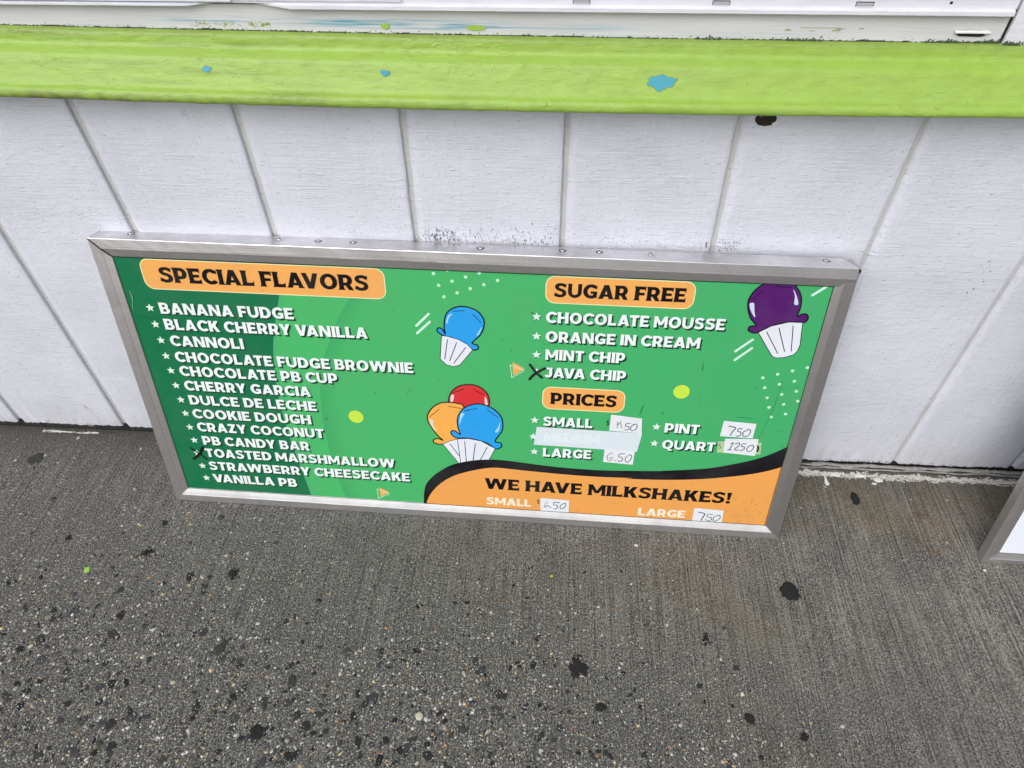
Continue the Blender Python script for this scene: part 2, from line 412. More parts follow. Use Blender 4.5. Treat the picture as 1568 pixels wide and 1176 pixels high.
SCRATCHES = [(0.0006, [(1.4734, 0.4643), (1.4728, 0.438), (1.4709, 0.4051), (1.4646, 0.3541), (1.4546, 0.3045)]),
    (0.0011, [(1.1865, 0.3794), (1.1833, 0.3649), (1.1809, 0.351)]),
    (0.0007, [(1.3931, 0.3616), (1.4116, 0.3606), (1.4322, 0.3593)]),
    (0.0012, [(1.4188, 0.4376), (1.4243, 0.4429)]),
    (0.0007, [(1.4721, 0.4412), (1.4921, 0.4457)]),
    (0.0009, [(1.5021, 0.4477), (1.5149, 0.4489)]),
    (0.0007, [(1.3053, 0.4087), (1.3113, 0.3857)]),
    (0.0018, [(1.2292, 0.362), (1.2359, 0.3601)]),
    (0.0015, [(1.301, 0.4905), (1.3008, 0.4763)]),
    (0.0012, [(0.8655, 0.5322), (0.8696, 0.5263)]),
    (0.0015, [(0.8847, 0.5065), (0.8902, 0.4996)]),
    (0.003, [(0.9281, 0.5993), (0.9335, 0.5937)]),
    (0.0006, [(0.9512, 0.6155), (0.9489, 0.5981)]),
    (0.0008, [(0.9325, 0.5534), (0.9367, 0.5485)]),
    (0.0006, [(0.9532, 0.5328), (0.9604, 0.5209)]),
    (0.0012, [(0.9542, 0.5128), (0.9575, 0.5146)]),
    (0.0024, [(0.5737, 0.3746), (0.5728, 0.3701)]),
    (0.0012, [(0.6579, 0.3888), (0.6548, 0.3845)]),
    (0.0012, [(0.651, 0.3781), (0.6468, 0.3703)]),
    (0.003, [(0.4447, 0.292), (0.4506, 0.2917)]),
    (0.0018, [(0.7215, 0.4171), (0.7257, 0.4167)]),
    (0.0007, [(0.0474, 0.5428), (0.0714, 0.5426), (0.0959, 0.5387)]),
    (0.0006, [(0.0983, 0.5373), (0.0985, 0.5249)]),
    (0.0006, [(0.0848, 0.4798), (0.0829, 0.4667)]),
    (0.0009, [(1.3003, 0.5001), (1.3004, 0.4766)]),
    (0.0006, [(1.3006, 0.4907), (1.2991, 0.4844)]),
    (0.0012, [(1.2818, 0.1516), (1.2798, 0.1407)]),
    (0.0012, [(1.431, 0.1226), (1.4366, 0.1211)]),
    (0.0018, [(1.4649, 0.085), (1.4706, 0.0835)]),
    (0.0012, [(1.4738, 0.1215), (1.4822, 0.1238)]),
    (0.0018, [(1.5045, 0.0804), (1.5079, 0.0782)]),
    (0.0018, [(1.5121, 0.0933), (1.5147, 0.0911)]),
    (0.0018, [(1.5132, 0.053), (1.518, 0.0517)]),
    (0.0009, [(1.4438, 0.0708), (1.4513, 0.0632)]),
    (0.0006, [(1.4167, 0.0799), (1.4347, 0.0795)]),
    (0.0012, [(1.0631, 0.0469), (1.0664, 0.0465)]),
    (0.0012, [(1.0816, 0.0792), (1.0836, 0.0787)]),
    (0.0006, [(1.187, 0.3788), (1.181, 0.351)]),
    (0.0012, [(1.2279, 0.3629), (1.2345, 0.361)]),
    (0.001, [(0.6604, 0.1309), (0.6611, 0.1249)]),
    (0.001, [(0.6578, 0.0983), (0.6596, 0.0964)]),
    (0.0006, [(1.4905, 0.329), (1.5085, 0.3282)]),
    (0.0013, [(1.5088, 0.2843), (1.5128, 0.291)]),
    (0.0018, [(1.2647, 0.209), (1.2678, 0.2073)]),
    (0.0006, [(0.4442, 0.2922), (0.45, 0.2904)]),
    (0.0018, [(0.445, 0.2915), (0.4491, 0.2911)]),
    (0.0006, [(0.6133, 0.5661), (0.6214, 0.5662)]),
    (0.001, [(0.5818, 0.4966), (0.5837, 0.4936)]),
    (0.0007, [(1.4193, 0.438), (1.4247, 0.4441)]),
    (0.0024, [(1.5201, 0.656), (1.524, 0.6551)]),
    (0.0006, [(1.4889, 0.5645), (1.4962, 0.5655)])]
SCRATCH_LIGHT = [(0.0009, [(0.0539, 0.6059), (0.0557, 0.5927), (0.0537, 0.5806)]),
    (0.0006, [(0.0537, 0.5806), (0.0497, 0.5683), (0.05, 0.5592)]),
    (0.0009, [(1.1237, 0.5778), (1.148, 0.5786)])]
DOTS = [(0.726, 0.6754),
    (0.7546, 0.684),
    (0.8207, 0.6809),
    (0.7921, 0.6707),
    (0.7637, 0.6601),
    (0.8583, 0.666),
    (0.7354, 0.6497),
    (0.8298, 0.6554),
    (0.8013, 0.6452),
    (0.7735, 0.6344),
    (0.7452, 0.6241),
    (1.4313, 0.466),
    (1.4602, 0.4768),
    (1.489, 0.4868),
    (1.5175, 0.4967),
    (1.4405, 0.441),
    (1.4695, 0.4516),
    (1.4988, 0.4616),
    (1.4508, 0.4156),
    (1.4797, 0.4261),
    (1.5085, 0.4362),
    (1.4602, 0.3907),
    (1.4895, 0.4008),
    (1.5174, 0.411),
    (1.4702, 0.3654),
    (1.4992, 0.3756)]
CIRCLES = [(0.5198, 0.3013),
    (1.2652, 0.4194)]
BARS = [[(0.7105, 0.5825), (0.6818, 0.5524)],
    [(0.7116, 0.5635), (0.6823, 0.5342)],
    [(1.3917, 0.5573), (1.3618, 0.5275)],
    [(1.3943, 0.537), (1.3643, 0.5065)],
    [(1.5164, 0.6884), (1.4876, 0.6631)]]
TRI_LINE = [[(0.8856, 0.4667), (0.8896, 0.4333), (0.9168, 0.4536)],
    [(0.5481, 0.0787), (0.5493, 0.0475), (0.5783, 0.0634)]]
TRI_FILL = [[(0.8909, 0.4735), (0.9177, 0.4585), (0.8925, 0.439)],
    [(0.5545, 0.0834), (0.5791, 0.0702), (0.5561, 0.0523)]]
EDGE_DARK = [(0.4143, 0.687),
    (0.3938, 0.627),
    (0.3878, 0.607),
    (0.3642, 0.5318),
    (0.3513, 0.4801),
    (0.3424, 0.4128),
    (0.3391, 0.3315),
    (0.3446, 0.2366),
    (0.3599, 0.1216),
    (0.3721, 0.0292)]
EDGE_MID = [(0.5914, 0.6992),
    (0.5504, 0.6244),
    (0.5407, 0.6079),
    (0.5083, 0.5572),
    (0.4707, 0.474),
    (0.454, 0.4372),
    (0.4453, 0.3932),
    (0.4384, 0.3055),
    (0.4382, 0.2318),
    (0.4512, 0.1074),
    (0.4654, 0.0336)]
SWOOSH_OUT = [(0.664, 0.0323),
    (0.6674, 0.0493),
    (0.6692, 0.0745),
    (0.6762, 0.1039),
    (0.6929, 0.1295),
    (0.7152, 0.1513),
    (0.7464, 0.1734),
    (0.7921, 0.1895),
    (0.8372, 0.1961),
    (0.8834, 0.1957),
    (0.9732, 0.1875),
    (1.0477, 0.1838),
    (1.1304, 0.1847),
    (1.2578, 0.1932),
    (1.2538, 0.1936),
    (1.3528, 0.2085),
    (1.4206, 0.229),
    (1.4728, 0.2509),
    (1.5189, 0.2825),
    (1.5434, 0.3076)]
SWOOSH_IN = [(0.6724, 0.0331),
    (0.6763, 0.05),
    (0.6875, 0.0761),
    (0.7139, 0.1111),
    (0.7518, 0.1404),
    (0.807, 0.1626),
    (0.8524, 0.1722),
    (0.9141, 0.1692),
    (1.0043, 0.1648),
    (1.0939, 0.1631),
    (1.1826, 0.1657),
    (1.1695, 0.1627),
    (1.2576, 0.1661),
    (1.3439, 0.1752),
    (1.4278, 0.1917),
    (1.4819, 0.2076),
    (1.5207, 0.225),
    (1.5578, 0.2473)]
CUPS = [('blue', [(0.744, 0.5358), (0.7426, 0.5509), (0.7439, 0.569), (0.7502, 0.5872), (0.7663, 0.5998), (0.7848, 0.6037), (0.8031, 0.6003), (0.8187, 0.5909), (0.8287, 0.5738), (0.828, 0.5558), (0.82, 0.5371), (0.8024, 0.5171), (0.8127, 0.5127), (0.8159, 0.5061), (0.8118, 0.5005), (0.8023, 0.5006), (0.7862, 0.5105), (0.7621, 0.5261), (0.742, 0.5311), (0.7288, 0.5395), (0.7269, 0.547), (0.7318, 0.5503), (0.7384, 0.547)], [(0.7358, 0.5313), (0.7487, 0.5305), (0.7728, 0.5237), (0.7916, 0.513), (0.8029, 0.4997), (0.7871, 0.4775), (0.7731, 0.459), (0.7592, 0.4546), (0.7427, 0.4587), (0.7301, 0.4731)], [[(0.7485, 0.5222), (0.7403, 0.473)], [(0.7681, 0.5156), (0.7512, 0.4689)], [(0.7874, 0.5044), (0.7599, 0.463)]], [[(0.7527, 0.5814), (0.7621, 0.5849), (0.7539, 0.5755), (0.7495, 0.5603), (0.7475, 0.5662)], [(0.824, 0.5571), (0.8187, 0.5401), (0.8119, 0.5352), (0.8173, 0.5461)]], [[(0.7622, 0.5916), (0.7872, 0.5939)], [(0.8056, 0.5864), (0.8219, 0.5674)]]),
    ('purple', [(1.3915, 0.591), (1.3766, 0.6089), (1.3671, 0.6339), (1.3675, 0.6534), (1.3781, 0.6732), (1.3971, 0.6858), (1.44, 0.688), (1.4545, 0.6772), (1.4656, 0.6614), (1.4708, 0.6395), (1.4692, 0.6155), (1.4755, 0.6201), (1.4851, 0.6212), (1.4911, 0.6139), (1.489, 0.6052), (1.4824, 0.6019), (1.4552, 0.6018), (1.4227, 0.5913), (1.3991, 0.5748), (1.3862, 0.5741), (1.3782, 0.5801), (1.3808, 0.5881)], [(1.3997, 0.5746), (1.4228, 0.5908), (1.4552, 0.6016), (1.4829, 0.602), (1.4896, 0.5512), (1.4882, 0.5361), (1.4817, 0.526), (1.4642, 0.5188), (1.4468, 0.5165), (1.438, 0.5215)], [[(1.4163, 0.577), (1.4489, 0.5277)], [(1.4392, 0.5865), (1.4622, 0.533)], [(1.4659, 0.5932), (1.4753, 0.5347)]], [[(1.3699, 0.6391), (1.3781, 0.6401), (1.3823, 0.6234), (1.3865, 0.6089), (1.3785, 0.6176), (1.3726, 0.6286)], [(1.448, 0.6741), (1.4586, 0.6583), (1.4649, 0.642), (1.4568, 0.6421), (1.4547, 0.6581)]], [[(1.3737, 0.6496), (1.3912, 0.6684)], [(1.4131, 0.6791), (1.4437, 0.6771)]]),
    ('red', [(0.7446, 0.3555), (0.746, 0.3728), (0.7546, 0.3903), (0.7699, 0.4037), (0.7899, 0.4089), (0.8099, 0.4071), (0.8278, 0.3952), (0.8369, 0.3789), (0.838, 0.357), (0.8259, 0.3264), (0.756, 0.3214)], [], [], [[(0.7502, 0.3767), (0.7573, 0.3779), (0.7538, 0.3598), (0.7484, 0.3607)], [(0.8288, 0.3796), (0.8335, 0.3665), (0.8343, 0.3568), (0.8283, 0.3583)]], [[(0.7544, 0.3842), (0.7802, 0.3963)], [(0.8014, 0.397), (0.8254, 0.3835)]]),
    ('orange', [(0.7258, 0.2464), (0.7126, 0.2618), (0.6979, 0.2867), (0.6918, 0.3067), (0.6953, 0.3247), (0.7084, 0.3431), (0.7262, 0.3547), (0.7467, 0.3576), (0.7649, 0.3557), (0.779, 0.3468), (0.7802, 0.2875), (0.7608, 0.2509), (0.7438, 0.2456), (0.7248, 0.2349), (0.7117, 0.2347), (0.7023, 0.2399), (0.7058, 0.2486), (0.7165, 0.2502)], [(0.7248, 0.2349), (0.7417, 0.2455), (0.7608, 0.2527), (0.7882, 0.2564), (0.7873, 0.1815), (0.7615, 0.1794)], [[(0.7425, 0.237), (0.7641, 0.2015)]], [[(0.6959, 0.304), (0.7049, 0.3051), (0.7043, 0.291), (0.71, 0.2759), (0.7089, 0.2732), (0.7, 0.2868)]], [[(0.6979, 0.3135), (0.7205, 0.3372)], [(0.7429, 0.3463), (0.7749, 0.342)]]),
    ('blue', [(0.7684, 0.2672), (0.7636, 0.2863), (0.763, 0.3118), (0.7706, 0.3325), (0.7852, 0.3485), (0.8056, 0.3568), (0.8258, 0.3562), (0.8482, 0.3454), (0.8647, 0.3267), (0.8694, 0.3068), (0.8673, 0.2836), (0.851, 0.2537), (0.8636, 0.2489), (0.8669, 0.2404), (0.8628, 0.2334), (0.8517, 0.2307), (0.8343, 0.2446), (0.8175, 0.2512), (0.7882, 0.2574), (0.7609, 0.2562), (0.7505, 0.2619), (0.7461, 0.2695), (0.7488, 0.2769), (0.7571, 0.276)], [(0.7608, 0.2535), (0.7882, 0.2564), (0.8175, 0.2512), (0.8517, 0.2307), (0.8366, 0.1958), (0.8346, 0.1797), (0.7635, 0.174), (0.7663, 0.1812)], [[(0.7782, 0.2469), (0.7805, 0.1864)], [(0.8038, 0.2422), (0.7971, 0.1905)], [(0.8318, 0.2332), (0.8153, 0.1933)]], [[(0.7716, 0.3288), (0.7804, 0.3282), (0.7734, 0.3151), (0.769, 0.2995), (0.7675, 0.2956), (0.7678, 0.3122)], [(0.8628, 0.3109), (0.862, 0.2935), (0.858, 0.2803), (0.8512, 0.2811), (0.8589, 0.2958)]], [[(0.7793, 0.3356), (0.8092, 0.3452)], [(0.834, 0.3419), (0.859, 0.3217)]])]

# ------------------------------------------------------------ ground
rnd = random.Random(7)
def axis(lo, hi, step, far):
    a = list(np.arange(lo, hi + step / 2, step))
    left = [lo - d for d in (.1, .3, .8, 2, 5, 12, far)][::-1]
    right = [hi + d for d in (.1, .3, .8, 2, 5, 12, far)]
    return left + a + right
xs, ys = axis(-.7, 3.1, .0125, 60), axis(-1.2, .06, .0125, 60)
gv = []
for y in ys:
    for x in xs:
        d = 0
        if -1.3 < y < .2 and -.9 < x < 3.3:
            d = .0012 * n3(x * 3, y * 3, 1) + .0007 * n3(x * 25, y * 9, 4)
        gv.append((x, y, d))
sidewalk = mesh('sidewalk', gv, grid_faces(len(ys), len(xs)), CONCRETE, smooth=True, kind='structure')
def gz(x, y): return .0012 * n3(x * 3, y * 3, 1) + .0007 * n3(x * 25, y * 9, 4)

def blob(cx, cy, rx, ry, h, seed, mat, name, label=None, rot=0.0, jag=.25, n=44, lift=.0006, freq=2.2):
    """a low irregular patch stuck on the slab"""
    v, f = [], []
    for ring, (k, hh) in enumerate(((1.0, 0.0), (.93, .7), (.6, 1.0))):
        for i in range(n):
            a = 2 * math.pi * i / n
            r = 1 + jag * (n3(math.cos(a) * freq * .6, math.sin(a) * freq * .6, seed) * 1.2 + .8 * n3(math.cos(a) * freq * 2.4, math.sin(a) * freq * 2.4, seed + 9) + .5 * n3(math.cos(a) * freq * 7, math.sin(a) * freq * 7, seed + 4))
            px, py = math.cos(a) * rx * r * k, math.sin(a) * ry * r * k
            x = cx + px * math.cos(rot) - py * math.sin(rot)
            y = cy + px * math.sin(rot) + py * math.cos(rot)
            v.append((x, y, gz(x, y) + lift + h * hh - (.001 if ring == 0 else 0)))
    for ring in range(2):
        for i in range(n):
            j = (i + 1) % n
            f.append((ring * n + i, ring * n + j, (ring + 1) * n + j, (ring + 1) * n + i))
    f.append(tuple(2 * n + i for i in range(n)))
    return mesh(name, v, f, mat, sidewalk, True, label=label)

for i, (x, y, rx, ry, rot, mat, jag) in enumerate([
        (-.276, -.109, .024, .017, .2, GUM2, .35), (1.739, -.384, .0235, .0235, .4, GUM, .22), (1.966, -.110, .012, .019, 0, GUM, .25),
        (1.240, -.594, .019, .021, 0, GUM, .55), (.403, -.421, .008, .015, 0, GUM, .6), (.166, -.375, .012, .009, .3, GUM, .8),
        (-.053, -.347, .009, .006, 0, GUM, .5), (1.288, -.673, .014, .008, .2, GUM, .35), (1.595, -.676, .012, .009, -.6, GUM, .3),
        (.577, -.767, .014, .016, .2, GUM, .3), (.440, -.595, .010, .022, -.5, GUM2, .7), (1.528, -.510, .006, .007, 0, GUM, .5),
        (1.584, -.573, .007, .006, 0, GUM2, .3), (.300, -.440, .006, .005, 0, GUM, .5), (.345, -.455, .007, .005, 0, GUM2, .5),
        (.62, -.66, .009, .012, .5, GUM2, .5), (1.70, -.705, .010, .008, .5, GUM, .5)]):
    blob(x, y, rx, ry, .0009, i * 3.1, mat, 'gum_spot', rot=rot, jag=jag)
blob(.039, -.429, .0075, .0085, .0008, 50, LIME_DRIP, 'paint_chip', 'lime green paint chip on the concrete', jag=.5)
blob(1.177, -.379, .004, .003, .0005, 52, LIME_DRIP, 'paint_chip', jag=.5, n=12)
blob(.115, -.30, .003, .003, .0005, 53, LIME_DRIP, 'paint_chip', jag=.5, n=12)
blob(.908, -.714, .0080, .0085, .0022, 54, plain('cream_pebble', (.50, .46, .36), .6), 'pebble', 'round cream pebble set in the concrete', jag=.08)

# crumbs of tar round the splats
r3 = random.Random(5)
sp_ = []
for (x, y, sd_) in ((1.240, -.594, .013), (.403, -.421, .008), (.166, -.375, .010), (.440, -.595, .016), (.577, -.767, .010), (1.528, -.510, .006), (1.739, -.384, .014)):
    for i in range(46): sp_.append((x + r3.gauss(0, sd_), y + r3.gauss(0, sd_ * 1.2), r3.uniform(.0006, .0026)))
# rusty ring stain and white overspray near the wall foot
def specks_on_ground(name, pts, mat, label=None):
    v, f = [], []
    for (x, y, r) in pts:
        b = len(v); n = rnd.choice((4, 5, 6)); a0 = rnd.random() * 6
        for i in range(n):
            a = a0 + 2 * math.pi * i / n; rr = r * rnd.uniform(.6, 1.3)
            px, py = x + rr * math.cos(a), y + rr * math.sin(a) * 1.2
            v.append((px, py, gz(px, py) + .0006))
        f.append(tuple(range(b, b + n)))
    return mesh(name, v, f, mat, sidewalk, label=label, kind='stuff')
specks_on_ground('tar_crumbs', sp_, GUM)
pts = []
for i in range(420):
    a = rnd.uniform(.3, 6.1); r = rnd.gauss(1, .10)
    pts.append((2.117 + .040 * r * math.cos(a), -.205 + .055 * r * math.sin(a), rnd.uniform(.0005, .0015)))
for i in range(60):
    pts.append((2.165 + rnd.gauss(0, .014), -.172 + rnd.gauss(0, .006), rnd.uniform(.0005, .0014)))
specks_on_ground('rust_stain', pts, RUST, 'rusty ring stain on the concrete')
pts = []
for i in range(2600):
    x = rnd.uniform(1.80, 2.75)
    k = .5 + .5 * n3(x * 9, 3, 0) + .25 * n3(x * 40, 1, 0)
    y = -.030 - .0135 * k + rnd.gauss(0, .0042 + .004 * max(0, n3(x * 14, 0, 7)))
    pts.append((x, y, rnd.uniform(.0007, .0022)))
def smear(name, x0, x1, y0, wdt, seed, th, mat=None, label=None):
    v, f = [], []
    nx, ny = int((x1 - x0) / .0025), 9
    for i in range(nx):
        x = x0 + i * .0025
        for j in range(ny):
            y = y0 - wdt * (j - 4) / 4 + .003 * n3(x * 12, seed, 0) + .0012 * n3(x * 90, j * .5, seed)
            v.append((x, y, gz(x, y) + .0009))
    for i in range(nx - 1):
        for j in range(ny - 1):
            x = x0 + i * .0025
            edge = abs(j - 3.5) / 3.5
            if .55 * n3(x * 16, j * .35, seed) + .75 * n3(x * 75, j * .9, seed + 3) + .42 - edge * .55 > th: f.append((i * ny + j, (i + 1) * ny + j, (i + 1) * ny + j + 1, i * ny + j + 1))
    return mesh(name, v, f, mat or SPLASH, sidewalk, True, kind='stuff', label=label)
smear('white_paint_smear', 1.82, 2.75, -.034, .0135, 21, .12)
specks_on_ground('white_paint_smear', pts, SPLASH, 'strip of white paint brushed along the slab edge')
for i, (x, y, rx, ry) in enumerate([(1.905, -.055, .0035, .015), (1.905, -.066, .006, .007), (2.045, -.048, .010, .007), (2.03, -.060, .006, .004), (1.935, -.036, .014, .007), (2.0, -.036, .012, .006)]):
    blob(x, y, rx, ry, .0006, 70 + i * 2, WHITE_CHIP, 'paint_splash', jag=.4)
blob(2.218, -.302, .004, .003, .001, 90, WHITE_CHIP, 'pebble', jag=.3, n=10)
blob(1.385, -.283, .005, .003, .001, 91, WHITE_CHIP, 'pebble', jag=.3, n=10)
blob(-.195, -.028, .005, .005, .001, 92, plain('pale_pebble', (.42, .40, .34), .7), 'pebble', jag=.3, n=10)

smear('filler_strip', -.312, -.140, -.0080, .0050, 33, .10, WHITE_CHIP, 'white filler flaking off the foot of the wall')
def pebble_field(name, count, seed, pick):
    r_ = random.Random(seed)
    v, f, c = [], [], []
    made = 0
    while made < count:
        x, y = r_.uniform(-.65, 3.0), r_.uniform(-1.15, -.03)
        if r_.random() < .22: y = -1.15 - .55 * r_.random() ** 1.6
        got = pick(r_, x, y)
        if not got: continue
        rad, col, hgt = got
        made += 1
        b = len(v); n = 9 if rad > .004 else (7 if rad > .003 else 5)
        a0 = r_.random() * 6; el = r_.uniform(.45, 1.0); ang = r_.random() * 3.14
        z0 = gz(x, y)
        ca, sa = math.cos(ang), math.sin(ang)
        wob = [r_.uniform(.62, 1.3) if rad > .004 else r_.uniform(.8, 1.18) for _ in range(n)]
        for k, hh in ((1.0, -.0006), (.72, hgt)):
            for i in range(n):
                a = a0 + 2 * math.pi * i / n
                px, py = math.cos(a) * rad * k * wob[i], math.sin(a) * rad * k * el * wob[i]
                v.append((x + px * ca - py * sa, y + px * sa + py * ca, z0 + hh + .0003))
                c.append(col)
        v.append((x, y, z0 + hgt * 1.15 + .0003)); c.append(col)
        for i in range(n):
            j = (i + 1) % n
            f.append((b + i, b + j, b + n + j, b + n + i))
            f.append((b + n + i, b + n + j, b + 2 * n))
    return mesh(name, v, f, PEBBLE, sidewalk, True, cols=c, kind='stuff')

def worn(x, y):
    """how far the cement is worn off the stones: left and towards the street"""
    k = (-y - .22) * 1.65 + (1.0 - x) * .25 + .35 * n3(x * 2.2, y * 2.2, 5)
    if x > 1.55: k -= (x - 1.55) * 1.6
    return max(0.03, min(1.0, k))
def light(r_, x, y):
    if r_.random() > worn(x, y) ** 1.3: return None
    q = r_.random(); g = r_.uniform(.26, .62)
    col = (g, g * .97, g * .90) if q < .72 else ((g * 1.05, g * .82, g * .50) if q < .93 else (g * .9, g * .52, g * .30))
    return min(.0052, .0012 + r_.expovariate(1 / .0007)), col, r_.uniform(.0002, .0007)
def dark(r_, x, y):
    w = worn(x, y - .05)
    if r_.random() > w ** 2.4: return None
    g = r_.uniform(.014, .055)
    return min(.0135, .0022 + r_.expovariate(1 / .0026) * (.3 + w * w)), (g, g, g * 1.08), r_.uniform(.0001, .0004)
pebble_field('dark_aggregate', 5600, 3, dark)
pebble_field('light_aggregate', 43000, 5, light)

# ------------------------------------------------------------ building
shop = empty('shop_building', (1.0, 0, 0), label='white board-clad shop front with lime green ledge and window above', cat='building')
shop_inv = Matrix.Translation((-1.0, 0, 0))
def sm(name, v, f, mat, smooth=False, cols=None, label=None, kind=None, parent=None):
    if parent is None:
        v = [(p[0] - 1.0, p[1], p[2]) for p in v]
    return mesh(name, v, f, mat, parent or shop, smooth, cols, label, kind)
WALL_TOP = 1.10
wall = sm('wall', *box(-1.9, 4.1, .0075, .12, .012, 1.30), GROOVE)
def on_wall(name, v, f, mat, smooth=False, cols=None, label=None, kind=None):
    return mesh(name, [(p[0] - 1.0, p[1], p[2]) for p in v], f, mat, wall, smooth, cols, label, kind)
# x of each groove at the ledge and at the ground (old boards do not run dead plumb)
GRV = {-2: (-.67, -.68), -1: (-.362, -.372), 0: (-.037, -.058), 1: (.252, .272), 2: (.562, .562), 3: (.869, .852), 4: (1.166, 1.170),
       5: (1.467, 1.488), 6: (1.781, 1.781), 7: (2.084, 2.093), 8: (2.386, 2.398), 9: (2.69, 2.70), 10: (2.99, 3.0), 11: (3.30, 3.30)}
def gx(k, z):
    a, b = GRV[k]; return b + (a - b) * z / .97
GH = .0052
def board(k):
    zs = []
    z = 0.0
    while z < WALL_TOP: zs.append(z); z += .006 if z < .04 else .012
    n = 110 if k in (-2, -1, 0, 5, 6, 7, 8) else 30
    us = [0, .0005, .0045, .0075, .0105] + list(np.linspace(.018, .287, n)) + [.296, .3022, .3041, .3048, .305]
    v = []
    for zi, z in enumerate(zs):
        xa = gx(k, z) + GH + .0010 * n3(k * 7.1, z * 22, 2) + .0006 * n3(k * 3, z * 110, 5)
        xb = gx(k + 1, z) - GH + .0010 * n3(k * 5.3 + 50, z * 22, 2) + .0006 * n3(k * 3 + 9, z * 110, 5)
        for i, u in enumerate(us):
            x = xa + (xb - xa) * u / .305
            if i == 0 or i == len(us) - 1: y = .0074
            elif i == 1: y = .0060
            elif i == 2: y = .0050
            elif i == 3: y = .0020
            elif i == 4: y = .0003
            elif i == len(us) - 2: y = .0050
            elif i == len(us) - 3: y = .0016
            elif i == len(us) - 4: y = .0004
            else: y = -.0005 * n3(x * 14, z * 18, k) - .00025 * n3(x * 60, z * 90, k)
            zz = z
            if z < .12:       # rough sawn, swollen foot of the board
                foot = (.0145 + .012 * max(0, min(1, (.6 - x) * 2)) ) + .006 * n3(x * 7, 0, 3) + .0035 * n3(x * 60, 0, 1) + .0075 * abs(n3(x * 190, 0, 8))
                zz = z + foot * (1 - z / .12)
            v.append((x, y, zz))
    return on_wall('siding_board', v, grid_faces(len(zs), len(us)), SIDING, True)
for k in range(-2, 11): board(k)
on_wall('dark_gap', *box(-1.85, .60, .0055, .0073, .001, .034), DARK)
on_wall('dark_gap', *box(.601, 4.05, .0050, .0073, .001, .018), DARK)
# small dark scuffs in the paint
def flecks(name, items, y=-.0010, mat=None):
    v, f = [], []
    for (x, z, w, h) in items:
        b = len(v); n = rnd.choice((4, 5)); a0 = rnd.random() * 2
        sk = rnd.uniform(-.3, .3)
        for i in range(n):
            a = a0 + 2 * math.pi * i / n; r = rnd.uniform(.6, 1.2)
            dz = math.sin(a) * h * r
            v.append((x + math.cos(a) * w * r + dz * sk, y, z + dz))
        f.append(tuple(range(b, b + n)))
    return on_wall(name, v, [tuple(reversed(q)) for q in f], mat or FLECK, kind='stuff')
FLECK = plain('bare_wood_fleck', (.09, .095, .11), .8)
it = []
for i in range(230):
    x = rnd.uniform(.88, 1.165); it.append((x, .700 + abs(rnd.gauss(0, .018)) - .01, rnd.uniform(.0003, .0007), rnd.uniform(.0014, .0048)))
for i in range(60):
    x = rnd.gauss(.915, .02); it.append((x, .705 + abs(rnd.gauss(0, .012)) - .01, rnd.uniform(.0004, .0009), rnd.uniform(.002, .0055)))
for i in range(80):
    x = rnd.uniform(1.19, 1.46); it.append((x, .690 + abs(rnd.gauss(0, .02)), rnd.uniform(.0003, .0006), rnd.uniform(.0008, .0026)))
for i in range(55):
    x = rnd.gauss(1.503, .012); it.append((x, .690 + abs(rnd.gauss(0, .014)), rnd.uniform(.0004, .0009), rnd.uniform(.001, .0035)))
for i in range(4): it.append((1.458 + rnd.gauss(0, .0006), .698 + i * .003, .0011, .0045))
for i in range(60): it.append((rnd.uniform(.6, .88), .705 + abs(rnd.gauss(0, .015)), rnd.uniform(.0003, .0006), rnd.uniform(.0006, .0018)))
for i in range(34): it.append((rnd.uniform(.06, .21), .735 + rnd.gauss(0, .006), rnd.uniform(.0004, .0010), rnd.uniform(.0006, .0018)))
for i in range(12): it.append((rnd.gauss(2.02, .012), rnd.uniform(.60, .69), rnd.uniform(.0006, .0016), rnd.uniform(.001, .004)))
for i in range(240): it.append((rnd.uniform(-.5, .22), abs(rnd.gauss(0, .09)) + .02, rnd.uniform(.0003, .0008), rnd.uniform(.0004, .0012)))
for i in range(150): it.append((rnd.uniform(-.6, 2.8), rnd.uniform(.1, .95), rnd.uniform(.0003, .0009), rnd.uniform(.0004, .0011)))
for i in range(420): it.append((rnd.uniform(-.6, .25), .018 + abs(rnd.gauss(0, .007)), rnd.uniform(.0003, .0006), rnd.uniform(.002, .008)))
for i in range(260): it.append((rnd.uniform(1.75, 2.9), .016 + abs(rnd.gauss(0, .005)), rnd.uniform(.0004, .0010), rnd.uniform(.001, .005)))
it = [q for q in it if min(abs(q[0] - gx(k, q[1])) for k in GRV) > .010]
flecks('scuff_mark', it)
STAIN = plain('yellow_stain', (.50, .40, .24), .7)
flecks('yellow_stain', [(rnd.gauss(-.135, .002), rnd.gauss(.105, .006), .0011, .0020) for i in range(16)] + [(rnd.gauss(-.16, .004), rnd.gauss(.028, .004), .0012, .0022) for i in range(16)], y=-.0011, mat=STAIN)

